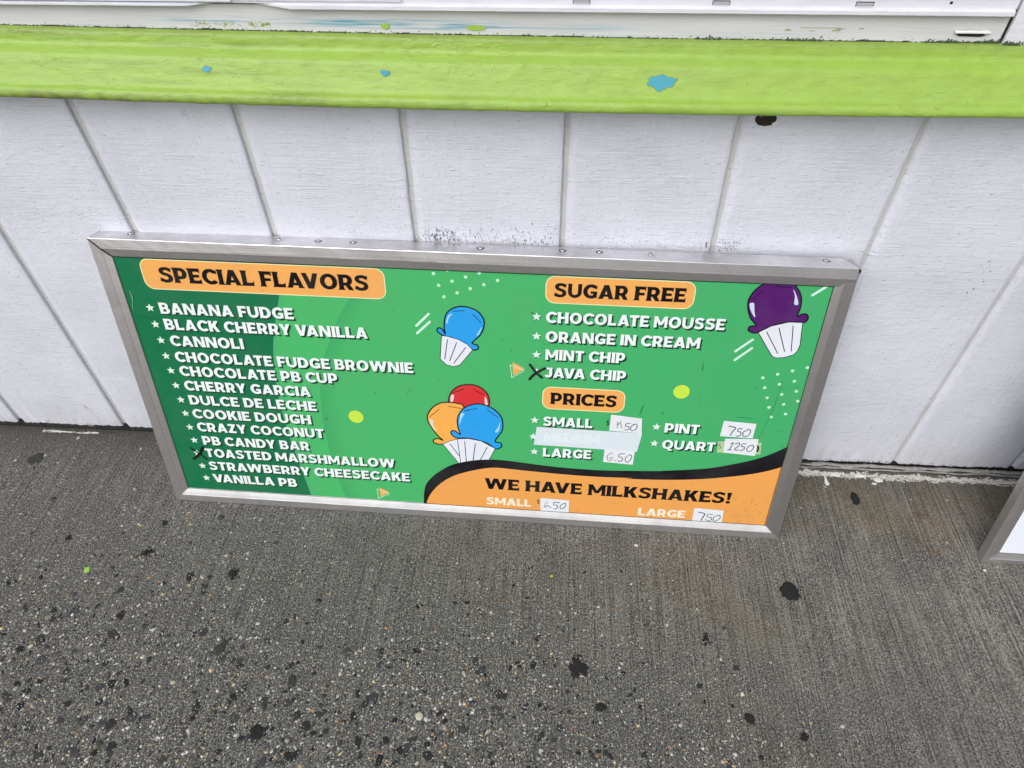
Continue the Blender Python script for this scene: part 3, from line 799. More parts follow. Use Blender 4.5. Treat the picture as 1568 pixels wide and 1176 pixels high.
# sealant and flaking filler along the foot of the wall
def rope(name, x0, x1, yc, zc, rad, seed, mat, amp=.003, label=None, flat=.7):
    n = int((x1 - x0) / .004) + 2; m = 9
    v = []
    for i in range(n):
        x = x0 + (x1 - x0) * i / (n - 1)
        r = rad * max(.12, 1 + .9 * n3(x * 24, seed, 0) + .5 * n3(x * 90, seed, 3))
        if i in (0, n - 1): r = rad * .1
        cy = yc + amp * n3(x * 17, seed, 5); cz = zc + amp * .8 * n3(x * 13, seed, 8)
        for j in range(m):
            a = 2 * math.pi * j / m
            v.append((x, cy + math.cos(a) * r, max(.0012, cz + math.sin(a) * r * flat)))
    f = [(i * m + j, (i + 1) * m + j, (i + 1) * m + (j + 1) % m, i * m + (j + 1) % m) for i in range(n - 1) for j in range(m)]
    f += [tuple(range(m)), tuple((n - 1) * m + j for j in reversed(range(m)))]
    return on_wall(name, v, f, mat, True, label=label)
t = NT('grey_sealant')
SEAL = t.done(t.mix(t.noise(t.map((90, 90, 90)), 1, 4, .7), (.06, .058, .055), (.48, .47, .46)), .6, 0, t.bump(t.noise(t.map((150, 150, 150)), 1, 3), .6, .002))
rope('sealant_strip', 1.845, 3.2, -.0075, .0075, .0055, 1, SEAL, .0045, 'lumpy grey sealant along the foot of the wall')
rope('sealant_strip', 1.845, 3.2, -.0145, .0030, .0030, 4, SEAL, .0050)

# lime green ledge
PROF = [(.0, 1.1005), (.0135, 1.0985), (.0160, 1.0950), (.0180, 1.0800), (.0205, 1.0755), (.030, 1.0700), (.0375, 1.0650), (.0410, 1.0570), (.0480, 1.0400), (.0560, 1.0230), (.0600, 1.0185),
        (.0670, 1.0160), (.0700, 1.0110), (.0710, 1.0040), (.0690, .9985), (.0640, .9965), (.045, .9965), (.0, .9970)]
# the old timber sags a little: how far its top and its foot stray from level along the front
TOPC, BOTC = np.polyfit((.22, 1.07, 1.85), (.0032, -.0046, -.0066), 2), np.polyfit((.22, 1.07, 1.85), (.0112, .0020, .0058), 2)
def dz(x): return float(np.polyval(TOPC, min(2.2, max(-.1, x))))
def db(x): return float(np.polyval(BOTC, min(2.2, max(-.1, x))))
def zmap(x, z):
    q = (z - .9965) / .104
    return z + dz(x) * q + db(x) * (1 - q)
def zunmap(x, z):
    p = z
    for _ in range(4): p += z - zmap(x, p)
    return p
fine = []
for (a, b) in zip(PROF, PROF[1:]):
    n = max(1, int(math.hypot(b[0] - a[0], b[1] - a[1]) / .0035))
    for i in range(n): fine.append((a[0] + (b[0] - a[0]) * i / n, a[1] + (b[1] - a[1]) * i / n))
fine.append(PROF[-1])
LX0, LX1 = -1.85, 4.05
lx = list(np.arange(LX0, -.65, .05)) + list(np.arange(-.65, 3.0, .005)) + list(np.arange(3.0, LX1, .05))
def ledge_pt(x, o, z, push=0.0):
    lump = .0009 * n3(x * 11, z * 60, 2) + .0007 * n3(x * 45, z * 140, 6) + .0022 * max(0, n3(x * 38, z * 75, 21) - .42)
    if z < 1.0155: lump += .0012 * n3(x * 26, z * 30, 9)
    if o < .004: lump = 0
    return (x, -(o + lump + push), zmap(x, z) + (-.0012 * max(0, n3(x * 34, 0, 4)) if z < 1.004 and o > .05 else 0))
v, cl = [], []
for x in lx:
    for (o, z) in fine:
        v.append(ledge_pt(x, o, z))
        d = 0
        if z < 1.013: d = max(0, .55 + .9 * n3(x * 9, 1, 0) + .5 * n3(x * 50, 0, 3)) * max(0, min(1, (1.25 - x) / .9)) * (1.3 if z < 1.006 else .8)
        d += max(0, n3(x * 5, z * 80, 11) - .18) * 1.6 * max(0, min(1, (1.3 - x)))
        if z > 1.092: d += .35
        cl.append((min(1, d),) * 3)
nf = len(fine)
ledge = sm('window_ledge', v, [tuple(reversed(q)) for q in grid_faces(len(lx), nf)], LIME, True, cols=cl, label='thick lime green painted ledge with chips showing teal paint')
for e in (0, len(lx) - 1): pass
def prof_out(z):
    for (a, b) in zip(PROF[:13], PROF[1:14]):
        if b[1] <= z <= a[1]: return a[0] + (b[0] - a[0]) * (a[1] - z) / (a[1] - b[1])
    return .07
def ledge_patch(name, cx, cz, rx, rz, seed, mat, jag=.3, label=None, lift=.0010):
    n = 44; v = []
    for k in (1.0, .5):
        for i in range(n):
            a = 2 * math.pi * i / n
            r = k * (1 + jag * (1.6 * n3(math.cos(a) * 1.4, math.sin(a) * 1.4, seed) + .9 * n3(math.cos(a) * 4.5, math.sin(a) * 4.5, seed) + .35 * n3(math.cos(a) * 12, math.sin(a) * 12, seed)))
            x = cx + rx * r * math.cos(a); z = zunmap(x, cz + rz * r * math.sin(a))
            q = ledge_pt(x, prof_out(z), z, lift)
            v.append((q[0] - 1.0, q[1], q[2]))
    f = [(i, n + i, n + (i + 1) % n, (i + 1) % n) for i in range(n)] + [tuple(n + i for i in reversed(range(n)))]
    return mesh(name, v, [tuple(reversed(q)) for q in f][::1], mat, ledge, True, label=label)
CHIPEDGE = plain('chip_edge', (.20, .28, .06), .7)
for i, (x, z, rx, rz) in enumerate(((0.5593, 1.0522, 0.0073, 0.0037), (0.8613, 1.0506, 0.0070, 0.0046), (1.3126, 1.0437, 0.0204, 0.0092))):
    ledge_patch('chip_rim', x, z, rx * 1.07, rz * 1.07, i * 5.0 + 2, CHIPEDGE, .3, lift=.0008)
    ledge_patch('teal_chip', x, z, rx, rz, i * 5.0 + 2, TEAL, .3, lift=.0013)

# trim board between ledge and window, with smears of old teal and lime paint
tx = list(np.arange(-1.85, -.3, .05)) + list(np.arange(-.3, 1.8335, .0016)) + [1.8335]
tz = list(np.arange(1.0865, 1.139, .0011)) + [1.139]
v, cl = [], []
for z in tz:
    for x in tx:
        v.append((x, -.0035 - .0004 * n3(x * 10, z * 60, 0), z))
        g = .60 + .05 * n3(x * 6, z * 25, 1)
        c = [g, g * 1.01, g * 1.03]
        if z > 1.118: k = min(1, (z - 1.118) / .02); c = [c[0] * (1 - .10 * k), c[1] * (1 - .11 * k), c[2] * (1 - .15 * k)]
        s = n3(x * 7, z * 330, 3) + .6 * n3(x * 22, z * 700, 8)
        m = max(0, 1 - abs((z - (1.115 - .006 * min(1, max(0, (x - .6) / .5)))) / .009)) * max(0, min(1, (x - .45) / .25)) * max(0, min(1, (1.30 - x) / .3)) * (.75 + .7 * n3(x * 5, 0, 6))
        k = max(0, min(1, (s + .28) * 1.5)) * min(1, m * 2.0)
        k2 = max(0, min(1, (1.112 - z) / .01)) * max(0, n3(x * 4, z * 200, 12)) * .4
        k = min(1, k + k2)
        teal = (.10, .33, .42)
        c = [c[i] * (1 - k) + teal[i] * k for i in range(3)]
        # ragged dark joint on top of the ledge
        jt = 1.1014 + .0012 * n3(x * 60, 2, 0) + .0020 * max(0, n3(x * 15, 7, 0)) + .0012 * n3(x * 200, 2, 0) + dz(x)
        if z < jt: c = [.03, .035, .025] if n3(x * 35, z * 300, 5) > -.6 else [.3, .33, .22]
        elif z < jt + .003 and n3(x * 300, z * 500, 2) > .42: c = [.05, .07, .04]
        if .535 < x < .67 and 1.105 < z < 1.112 and n3(x * 90, z * 260, 4) + .9 * n3(x * 500, z * 900, 4) > (.0 if x > .645 else .25): c = [.22, .30, .06]
        if 1.50 < x < 1.62 and 1.108 < z < 1.114 and n3(x * 40, z * 260, 4) > .15: c = [.34, .32, .20]
        cl.append(c)
trim = sm('trim_board', v, [tuple(q) for q in grid_faces(len(tz), len(tx))], TRIM, True, cols=cl, label='white trim board smeared with old teal paint under the window')
for (x, z, rx, rz) in ((.862, 1.1085, .007, .0048), (1.010, 1.1075, .017, .0042)):
    n = 14
    sm('paint_dab', [(x + rx * math.cos(6.283 * i / n) * (1 + .15 * math.sin(i * 2.2)), -.0048, z + rz * math.sin(6.283 * i / n)) for i in range(n)], [tuple(range(n))], LIME_DRIP, label='lime paint dab on the trim board')
# plain trim to the right of the window
def wavy_panel(name, x0, x1, y, z0, z1, mat, thick=.01, label=None, step=.02):
    X_ = list(np.arange(x0, x1, step)) + [x1]; Z_ = [z0, z0, z0 + .0015, (z0 + z1) / 2, z1 - .0015, z1, z1]
    Y_ = [y + thick, y + .001, y, y, y, y + .001, y + thick]
    v = [(x, yy - (.0004 * n3(x * 9, z * 9, 3) if 1 < i < 5 else 0), z) for i, (z, yy) in enumerate(zip(Z_, Y_)) for x in X_]
    nb = len(v)
    f = grid_faces(7, len(X_))
    f.append(tuple(i * len(X_) for i in range(7))); f.append(tuple(i * len(X_) + len(X_) - 1 for i in reversed(range(7))))
    return sm(name, v, f, mat, False, label=label)
wavy_panel('side_trim', 1.8365, 2.75, -.0095, 1.0890, 1.60, TRIM_VINYL, .016)
sm('joint_gap', *box(1.8325, 1.8372, -.0045, .007, 1.0890, 1.1420), DARK)
GREEN = plain('moss', (.05, .09, .035), .9)
it = []
v, f = [], []
for i in range(700):
    q = rnd.random()
    x = rnd.gauss(1.85, .028) if q < .25 else (rnd.gauss(1.757, .012) if q < .4 else (rnd.gauss(1.815, .010) if q < .5 else rnd.uniform(1.35, 1.76)))
    if q >= .5 and n3(x * 14, 0, 33) < .1: continue
    z = 1.1000 + dz(x) + abs(rnd.gauss(0, .0022)); b = len(v); r = rnd.uniform(.0005, .0016)
    y = -.0045 if x < 1.835 else -.0105
    a0 = rnd.random() * 3
    for k in range(4): v.append((x + r * 1.3 * math.cos(a0 + k * 1.57), y - rnd.random() * .0012, z + r * math.sin(a0 + k * 1.57)))
    f.append((b, b + 1, b + 2, b + 3))
sm('moss', v, f, GREEN, kind='stuff')
# broken hole in the trim with a peeled lip
sm('hole', [(1.768, -.0052, 1.1035), (1.800, -.0052, 1.1030), (1.8075, -.0052, 1.1050), (1.802, -.0052, 1.1085), (1.786, -.0052, 1.1092), (1.770, -.0052, 1.1090), (1.762, -.0052, 1.1065)], [(0, 1, 2, 3, 4, 5, 6)], DARK, label='dark broken hole in the trim board')
v = []
for i in range(18):
    x = 1.758 + .054 * i / 17
    w = .0022 + .0010 * n3(x * 200, 0, 0)
    v += [(x, -.0050, 1.1122 + .0004 * math.sin(i)), (x, -.0078, 1.1112), (x, -.0092, 1.1100 - w * .5), (x, -.0070, 1.1090 - w * .2)]
sm('peeled_lip', v, grid_faces(18, 4), WHITE_CHIP, True)
# window: bottom rail with lip and weep slots, sashes and glass above
window = sm('window_frame', *box(-1.80, 1.8315, -.010, .004, 1.1425, 1.170), TRIM_VINYL, label='white vinyl sliding window frame with weep slots')
lip_x = list(np.arange(-1.8, .4, .05)) + list(np.arange(.4, .8, .005)) + list(np.arange(.8, 1.83, .02)) + [1.829]
v = []
for x in lip_x:
    s = lambda a, b: max(0, min(1, (x - a) / (b - a)))
    zb = 1.1382 + .0032 * (s(.545, .585)) - .0062 * s(.655, .715)
    zb += .0004 * n3(x * 40, 0, 0)
    out = .0165 - .008 * (s(.545, .585) - s(.655, .715))
    v += [(x, .0, zb), (x, -out + .0015, zb), (x, -out, zb + .0012), (x, -out, 1.1418), (x, -.0125, 1.1438), (x, -.0100, 1.1440)]
frame_lip = mesh('sill_lip', [(p[0] - 1.0, p[1], p[2]) for p in v], [tuple(reversed(q)) for q in grid_faces(len(lip_x), 6)], TRIM_VINYL, window, False)
def wpart(name, v, f, mat, **k): return mesh(name, [(p[0] - 1.0, p[1], p[2]) for p in v], f, mat, window, **k)
SLOT = plain('slot_shadow', (.05, .05, .05), .8)
for x in (1.178, 1.392, 1.607):
    wpart('weep_slot', *box(x - .0135, x + .0135, -.0106, -.006, 1.1462, 1.1528), SLOT)
    wpart('slot_baffle', *box(x - .0125, x + .0125, -.0110, -.0100, 1.1478, 1.1515), plain('baffle', (.40, .41, .43), .5))
    wpart('slot_baffle', *box(x - .0125, x + .0125, -.0112, -.0100, 1.1462, 1.1473), plain('baffle', (.60, .61, .63), .5))
wpart('screw_hole', *box(1.731, 1.735, -.0105, -.0080, 1.1505, 1.1540), DARK)
wpart('rail_groove', *box(1.30, 1.8225, -.0104, -.008, 1.1575, 1.1583), SLOT)
wpart('upper_rail', *box(-1.80, .895, -.0135, -.0101, 1.1475, 1.200), TRIM_VINYL)
wpart('upper_rail', *box(.8975, 1.824, -.0125, -.0101, 1.160, 1.200), TRIM_VINYL)
wpart('rail_lip', *box(-1.80, .62, -.0165, -.0136, 1.1462, 1.1490), TRIM_VINYL)
for x0, x1 in ((-1.8, -.3), (-.3, .90), (.90, 1.83)):
    for q in ((x0, x0 + .04, 1.17, 2.05), (x1 - .04, x1, 1.17, 2.05), (x0 + .04, x1 - .04, 2.01, 2.05), (x0 + .04, x1 - .04, 1.201, 1.23)):
        wpart('sash_bar', *box(q[0], q[1], -.008, .02, q[2], q[3]), TRIM_VINYL)
    t = NT('window_glass'); wpart('pane', *box(x0 + .04, x1 - .04, .004, .009, 1.23, 2.01), t.done((.06, .07, .08), .05))
sm('upper_wall', *box(-1.9, 4.1, .0205, .12, 1.30, 2.6), SIDING)
sm('head_board', *box(-1.9, 4.1, -.004, .0204, 2.05, 2.6), SIDING)
sm('side_trim', *box(2.7505, 4.1, -.004, .02, 1.0995, 2.0495), SIDING)
# wasp hole under the ledge
v = []
n = 20
for k in (1.0, .55):
    for i in range(n):
        a = 2 * math.pi * i / n
        r = k * (1 + .12 * n3(math.cos(a) * 2, math.sin(a) * 2, 4))
        v.append((1.5085 + .0185 * r * math.cos(a) + (.006 * k if .2 < a < 1.2 else 0) * 0, -.0016 + (.0006 if k < 1 else 0), .9640 + .0125 * r * math.sin(a)))
on_wall('knot_hole', v, [(i, (i + 1) % n, n + (i + 1) % n, n + i) for i in range(n)] + [tuple(n + i for i in range(n))], DARKWOOD, label='dark knot hole in the siding under the ledge')
on_wall('paint_flake', [(1.520, -.004, .9585), (1.529, -.006, .957), (1.531, -.004, .9625), (1.5255, -.003, .9560), (1.523, -.007, .9550)], [(0, 1, 2), (0, 4, 3, 1)], WHITE_CHIP)
on_wall('rusty_nail', [(1.4985 + .003 * math.cos(i), -.0040, .9700 + .0022 * math.sin(i)) for i in range(6)], [(0, 1, 2, 3, 4, 5)], plain('rust', (.20, .09, .04), .7))

# ------------------------------------------------------------ menu sign
LEAN, YB, SK, SX = 0.24473962, 0.21817889, 0.02759549, 0.17708546
ux = Vector((SW, -SK, 0)).normalized()
up = Vector((0, math.sin(LEAN), math.cos(LEAN)))
up = (up - ux * up.dot(ux)).normalized()
nn_ = ux.cross(up)
def basis(loc, ux, up):
    n = ux.cross(up)
    return Matrix(((ux.x, -n.x, up.x, loc[0]), (ux.y, -n.y, up.y, loc[1]), (ux.z, -n.z, up.z, loc[2]), (0, 0, 0, 1)))
sign = empty('menu_sign', mat=basis((SX, -YB, .0015), ux, up),
             label='green ice cream flavor menu sign in aluminium frame leaning on the wall', cat='sign')
# local axes: X along the sign, Z up its face, -Y out of its face
DEPTH = .052
SECT = [(.004, -DEPTH), (0, -DEPTH), (0, -.0012), (.0004, -.0004), (.0012, 0), (FACE - .001, 0), (FACE, -.0006), (FACE + BEVEL - .0008, -RECESS + .0012), (FACE + BEVEL, -RECESS + .0002), (FACE + BEVEL, -RECESS - .004)]
def bar(parent, W, H, side, mat, sect=SECT, s0='mitre', s1='mitre', wob=.0004, seed=0, drop=0.0):
    L = W if side in 'tb' else H
    n = max(2, int(L / .018))
    v = []
    for i in range(n + 1):
        q = i / n
        for (a, off) in sect:
            lo = a if s0 == 'mitre' else s0
            hi = L - (a if s1 == 'mitre' else s1)
            if side == 't' and off < -.04: lo += .014; hi -= .014
            p = lo + (hi - lo) * q
            w = wob * (n3(p * 9, a * 60, seed) + .6 * n3(p * 40, a * 60, seed + 5)) if 0 < i < n else 0
            o = off - drop + w * (1 if off > -.02 else 0)
            aa = a + (w * .8 if a < FACE + .001 and off > -.02 else 0)
            if side == 't': v.append((p, -o, H - aa))
            elif side == 'b': v.append((p, -o, aa))
            elif side == 'l': v.append((aa, -o, p))
            else: v.append((W - aa, -o, p))
    m = len(sect)
    f = grid_faces(n + 1, m)
    if side in 'tr': pass
    f.append(tuple(range(m))); f.append(tuple(n * m + j for j in reversed(range(m))))
    return mesh('frame_bar', v, f, mat, parent)
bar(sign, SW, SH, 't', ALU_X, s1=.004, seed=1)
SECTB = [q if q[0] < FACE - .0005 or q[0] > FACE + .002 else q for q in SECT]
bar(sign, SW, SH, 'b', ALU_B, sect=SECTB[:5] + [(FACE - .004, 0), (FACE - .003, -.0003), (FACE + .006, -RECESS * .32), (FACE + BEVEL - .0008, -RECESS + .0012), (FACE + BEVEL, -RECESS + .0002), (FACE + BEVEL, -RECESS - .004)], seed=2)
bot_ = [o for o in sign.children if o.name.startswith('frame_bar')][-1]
bot_.data.materials.append(ALU_LIT)
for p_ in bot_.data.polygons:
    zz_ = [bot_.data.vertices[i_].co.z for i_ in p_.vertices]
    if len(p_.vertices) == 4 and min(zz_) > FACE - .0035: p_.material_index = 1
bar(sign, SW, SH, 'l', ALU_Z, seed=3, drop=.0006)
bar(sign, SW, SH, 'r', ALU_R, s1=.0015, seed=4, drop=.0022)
# hand-bent top: the dark gap of the left mitre
g = .0012
mesh('mitre_gap', [(-.0006, -.0006, SH - .0016), (.0020, -.0012, SH - .0010), (.0238, -.0012, SH - .0228), (.0405, RECESS - .0022, SH - .0395), (.0380, RECESS - .0022, SH - .0410), (.0222, -.0012, SH - .0245)], [(0, 5, 4, 3, 2, 1)], DARK, sign)
mesh('mitre_gap', [(SW - .0035, -.0004, SH + .0008), (SW + .0012, -.0002, SH - .004), (SW - .0005, -.0010, SH - .012), (SW - .0040, -.0006, SH - .004)], [(0, 3, 2, 1)], DARK, sign)
mesh('back_panel', *box(.003, SW - .003, RECESS + .0015, DEPTH - .002, .003, SH - .003), ALU_X, sign)

# screws in the top face
def screw(u, off, ring=False):
    r, h = .0052, .0022
    v, f = [], []
    n = 14
    for k, hh in ((1.0, 0), (.9, .6), (.55, 1.0), (0.0, 1.05)):
        for i in range(n): v.append((r * k * math.cos(6.2832 * i / n), r * k * math.sin(6.2832 * i / n), h * hh))
    for q in range(3): f += [(q * n + i, q * n + (i + 1) % n, (q + 1) * n + (i + 1) % n, (q + 1) * n + i) for i in range(n)]
    o = mesh('screw', [(u + p[0], -off + p[1], SH + p[2] + .0002) for p in v], f, STEEL, sign, True)
    a = rnd.random() * 3
    v, f = [], []
    for a_ in (a, a + 1.5708):
        b = len(v); c_, s_ = math.cos(a_), math.sin(a_)
        for (p, q) in ((-.0026, -.0005), (.0026, -.0005), (.0026, .0005), (-.0026, .0005)):
            v.append((u + p * c_ - q * s_, -off + p * s_ + q * c_, SH + .0028 + (.00004 if a_ != a else 0)))
        f.append((b, b + 1, b + 2, b + 3))
    mesh('slot', v, f, DARK, o)
    n = 18; v = []
    for k in (1.0, 1.9 if ring else 1.5):
        for i in range(n): v.append((u + r * k * math.cos(6.2832 * i / n), -off + r * k * math.sin(6.2832 * i / n), SH + .0003))
    mesh('washer_mark', v, [(i, (i + 1) % n, n + (i + 1) % n, n + i) for i in range(n)], GRIME if not ring else ALU_Z, o)
GRIME = plain('grime', (.07, .07, .07), .7)
for u, off, ring in ((.077, -.034, 0), (.399, -.034, 1), (.482, -.033, 0), (.556, -.034, 0), (.821, -.030, 0), (.988, -.034, 0), (1.062, -.033, 0), (1.164, -.031, 1), (1.508, -.034, 0)):
    screw(u, off, ring)

# ---- print on the panel: thin layers, colour only
P0, P1, Q0, Q1 = FACE + BEVEL - .002, SW - FACE - BEVEL + .002, FACE + BEVEL - .002, SH - FACE - BEVEL + .002
STEP = .00003
def lay(k): return RECESS - STEP * k
def clip(poly):
    def cut(pts, ins, inter):
        out = []
        for i in range(len(pts)):
            a, b = pts[i - 1], pts[i]
            if ins(b):
                if not ins(a): out.append(inter(a, b))
                out.append(b)
            elif ins(a): out.append(inter(a, b))
        return out
    for ax, lim, sg in ((0, P0, 1), (0, P1, -1), (1, Q0, 1), (1, Q1, -1)):
        if not poly: return poly
        ins = lambda p: (p[ax] - lim) * sg >= 0
        def inter(a, b):
            t_ = (lim - a[ax]) / (b[ax] - a[ax]); return (a[0] + (b[0] - a[0]) * t_, a[1] + (b[1] - a[1]) * t_)
        poly = cut(poly, ins, inter)
    return poly
class Art:
    def __init__(self): self.v, self.f, self.c = [], [], []
    def poly(self, pts, k, col, do_clip=True):
        pts = clip(list(pts)) if do_clip else list(pts)
        if len(pts) < 3: return
        area = sum(pts[i - 1][0] * pts[i][1] - pts[i][0] * pts[i - 1][1] for i in range(len(pts)))
        if area < 0: pts = pts[::-1]
        b = len(self.v)
        self.v += [(p[0], lay(k), p[1]) for p in pts]; self.c += [col] * len(pts)
        self.f.append(tuple(range(b, b + len(pts))))
    def ribbon(self, pts, w, k, col, taper=0):
        pts = smooth_line(pts) if len(pts) > 2 else list(pts)
        n = len(pts); L, R = [], []
        for i, p in enumerate(pts):
            a, b = pts[max(0, i - 1)], pts[min(n - 1, i + 1)]
            dx, dy = b[0] - a[0], b[1] - a[1]; l = math.hypot(dx, dy) or 1
            ww = w / 2 * (1 - taper * abs(2 * i / (n - 1) - 1) if n > 1 else 1)
            L.append((p[0] - dy / l * ww, p[1] + dx / l * ww)); R.append((p[0] + dy / l * ww, p[1] - dx / l * ww))
        for i in range(n - 1): self.poly([L[i], R[i], R[i + 1], L[i + 1]], k, col)
        if not taper:
            for p in (pts[0], pts[-1]): self.poly([(p[0] + w / 2 * math.cos(a * .6283), p[1] + w / 2 * math.sin(a * .6283)) for a in range(10)], k + .3, col)
    def build(self, name, parent=None, label=None, mat=None, kind=None):
        if not self.v: return None
        return mesh(name, self.v, self.f, mat or PRINT, parent or sign, cols=self.c, label=label, kind=kind)
def smooth_line(p, n=6, closed=False):
    out = []
    N = len(p)
    rng = range(N) if closed else range(N - 1)
    for i in rng:
        g_ = (lambda j: p[j % N]) if closed else (lambda j: p[max(0, min(N - 1, j))])
        a, b, c, d = g_(i - 1), g_(i), g_(i + 1), g_(i + 2)
        for s in range(n):
            t_ = s / n
            out.append(tuple(.5 * (2 * b[m] + (c[m] - a[m]) * t_ + (2 * a[m] - 5 * b[m] + 4 * c[m] - d[m]) * t_ ** 2 + (3 * b[m] - a[m] - 3 * c[m] + d[m]) * t_ ** 3) for m in (0, 1)))
    if not closed: out.append(tuple(p[-1]))
    return out

G_DARK, G_MID, G_LIGHT = (.008, .145, .060), (.062, .405, .130), (.060, .395, .128)
ORANGE, CREAM, BLACK, WHITE = (.76, .36, .098), (.72, .74, .42), (.006, .006, .007), (.72, .80, .79)
MINT = (.42, .78, .56)
a = Art(); a.poly([(P0, Q0), (P1, Q0), (P1, Q1), (P0, Q1)], 0, G_DARK); a.build('sign_panel', label='green printed panel')
def edge_fn(pts):
    pts = sorted(smooth_line(pts, 8), key=lambda p: p[1])
    V = np.array([p[1] for p in pts]); U = np.array([p[0] for p in pts])
    return lambda v: float(np.interp(v, V, U))
def field(name, edge, k, base, shade, reach, far):
    fn = edge_fn(edge)
    offs = [0, .003, .008, .015, .025, .04, .06, .09, .14]
    vs = np.linspace(Q0, Q1, 60)
    V, C = [], []
    for v_ in vs:
        e = fn(v_)
        row = [e + o for o in offs if e + o < P1 - .01]
        cols = [min(1, (o / reach)) for o in offs if e + o < P1 - .01]
        row.append(P1); cols.append(9)
        for u_, q in zip(row, cols):
            c_ = far if q == 9 else tuple(shade[i] + (base[i] - shade[i]) * (q ** .7) for i in range(3))
            V.append((u_, lay(k), v_)); C.append(c_)
    m_ = len(V) // 60
    mesh(name, V, grid_faces(60, m_), PRINT, sign, cols=C)
field('printed_band', EDGE_DARK, 2, G_MID, (.058, .37, .14), .02, G_MID)
field('printed_band', EDGE_MID, 4, G_LIGHT, (.046, .33, .115), .05, (.050, .36, .130))  # far colour paints the light's falloff towards the right into the print
so, si = smooth_line(SWOOSH_OUT, 4), smooth_line(SWOOSH_IN, 4)
a = Art(); a.poly(so + [(P1 + .02, Q0 - .02), (so[0][0], Q0 - .02)], 30, (.010, .009, .012)); a.build('printed_swoosh', label='black curved band across the sign')
a = Art(); a.poly(si + [(P1 + .03, Q0 - .02), (si[0][0], Q0 - .02)], 34, (.72, .32, .080)); a.build('printed_swoosh', label='orange field under the black band')

def rrect(u0, v0, u1, v1, r, n=8):
    out = []
    for cx, cy, a0 in ((u1 - r, v0 + r, -90), (u1 - r, v1 - r, 0), (u0 + r, v1 - r, 90), (u0 + r, v0 + r, 180)):
        for i in range(n + 1):
            a_ = math.radians(a0 + 90 * i / n); out.append((cx + r * math.cos(a_), cy + r * math.sin(a_)))
    return out
for (u0, v0, u1, v1) in BANNERS:
    a = Art()
    a.poly(rrect(u0, v0, u1, v1, .020), 10, CREAM)
    a.poly(rrect(u0 + .0020, v0 + .0020, u1 - .0020, v1 - .0020, .018), 12, ORANGE)
    a.build('heading_banner')

# ---- lettering: a wide heavy capital alphabet drawn stroke by stroke (cap height 1)
def R(x0, y0, x1, y1): return [(x0, y0), (x1, y0), (x1, y1), (x0, y1)]
def ST(x0, x1, fl, y0=0.0, y1=1.0):
    return [(x0 - fl, y0), (x1 + fl, y0), (x1, y0 + .16), (x1, y1 - .16), (x1 + fl, y1), (x0 - fl, y1), (x0, y1 - .16), (x0, y0 + .16)]
def BH(x0, x1, y0, y1, fl):   # bar with a flared right end
    return [(x0, y0), (x1, y0 - (fl if y0 > .05 else 0)), (x1, y1 + (fl if y1 < .95 else 0)), (x1 - .10, y1), (x0, y1)] if y1 < .95 and y0 < .05 else \
           ([(x0, y0), (x1 - .10, y0), (x1, y0 - fl), (x1, y1), (x0, y1)] if y0 > .7 else [(x0, y0), (x1, y0), (x1, y1), (x0, y1)])
def D(x0, y0, x1, y1, w): return [(x0 - w / 2, y0), (x0 + w / 2, y0), (x1 + w / 2, y1), (x1 - w / 2, y1)]
def A(cx, cy, rx, ry, wx, wy, a0, a1):
    n = max(4, int(abs(a1 - a0) / 12)); o, i_ = [], []
    for k in range(n + 1):
        t_ = math.radians(a0 + (a1 - a0) * k / n)
        o.append((cx + rx * math.cos(t_), cy + ry * math.sin(t_))); i_.append((cx + (rx - wx) * math.cos(t_), cy + (ry - wy) * math.sin(t_)))
    return o + i_[::-1]
def thick(path, w):
    p = smooth_line(path, 4); n = len(p); L, Rr = [], []
    for i in range(n):
        a_, b_ = p[max(0, i - 1)], p[min(n - 1, i + 1)]
        dx, dy = b_[0] - a_[0], b_[1] - a_[1]; l = math.hypot(dx, dy) or 1
        ww = w / 2 * (1.12 - .22 * abs(dx / l) ** 2)
        L.append((p[i][0] - dy / l * ww, p[i][1] + dx / l * ww)); Rr.append((p[i][0] + dy / l * ww, p[i][1] - dx / l * ww))
    return L + Rr[::-1]
SPINE = thick([(.67, .80), (.55, .885), (.37, .91), (.19, .85), (.145, .72), (.22, .60), (.39, .53), (.56, .45), (.625, .30), (.56, .155), (.38, .09), (.20, .115), (.055, .215)], .225)
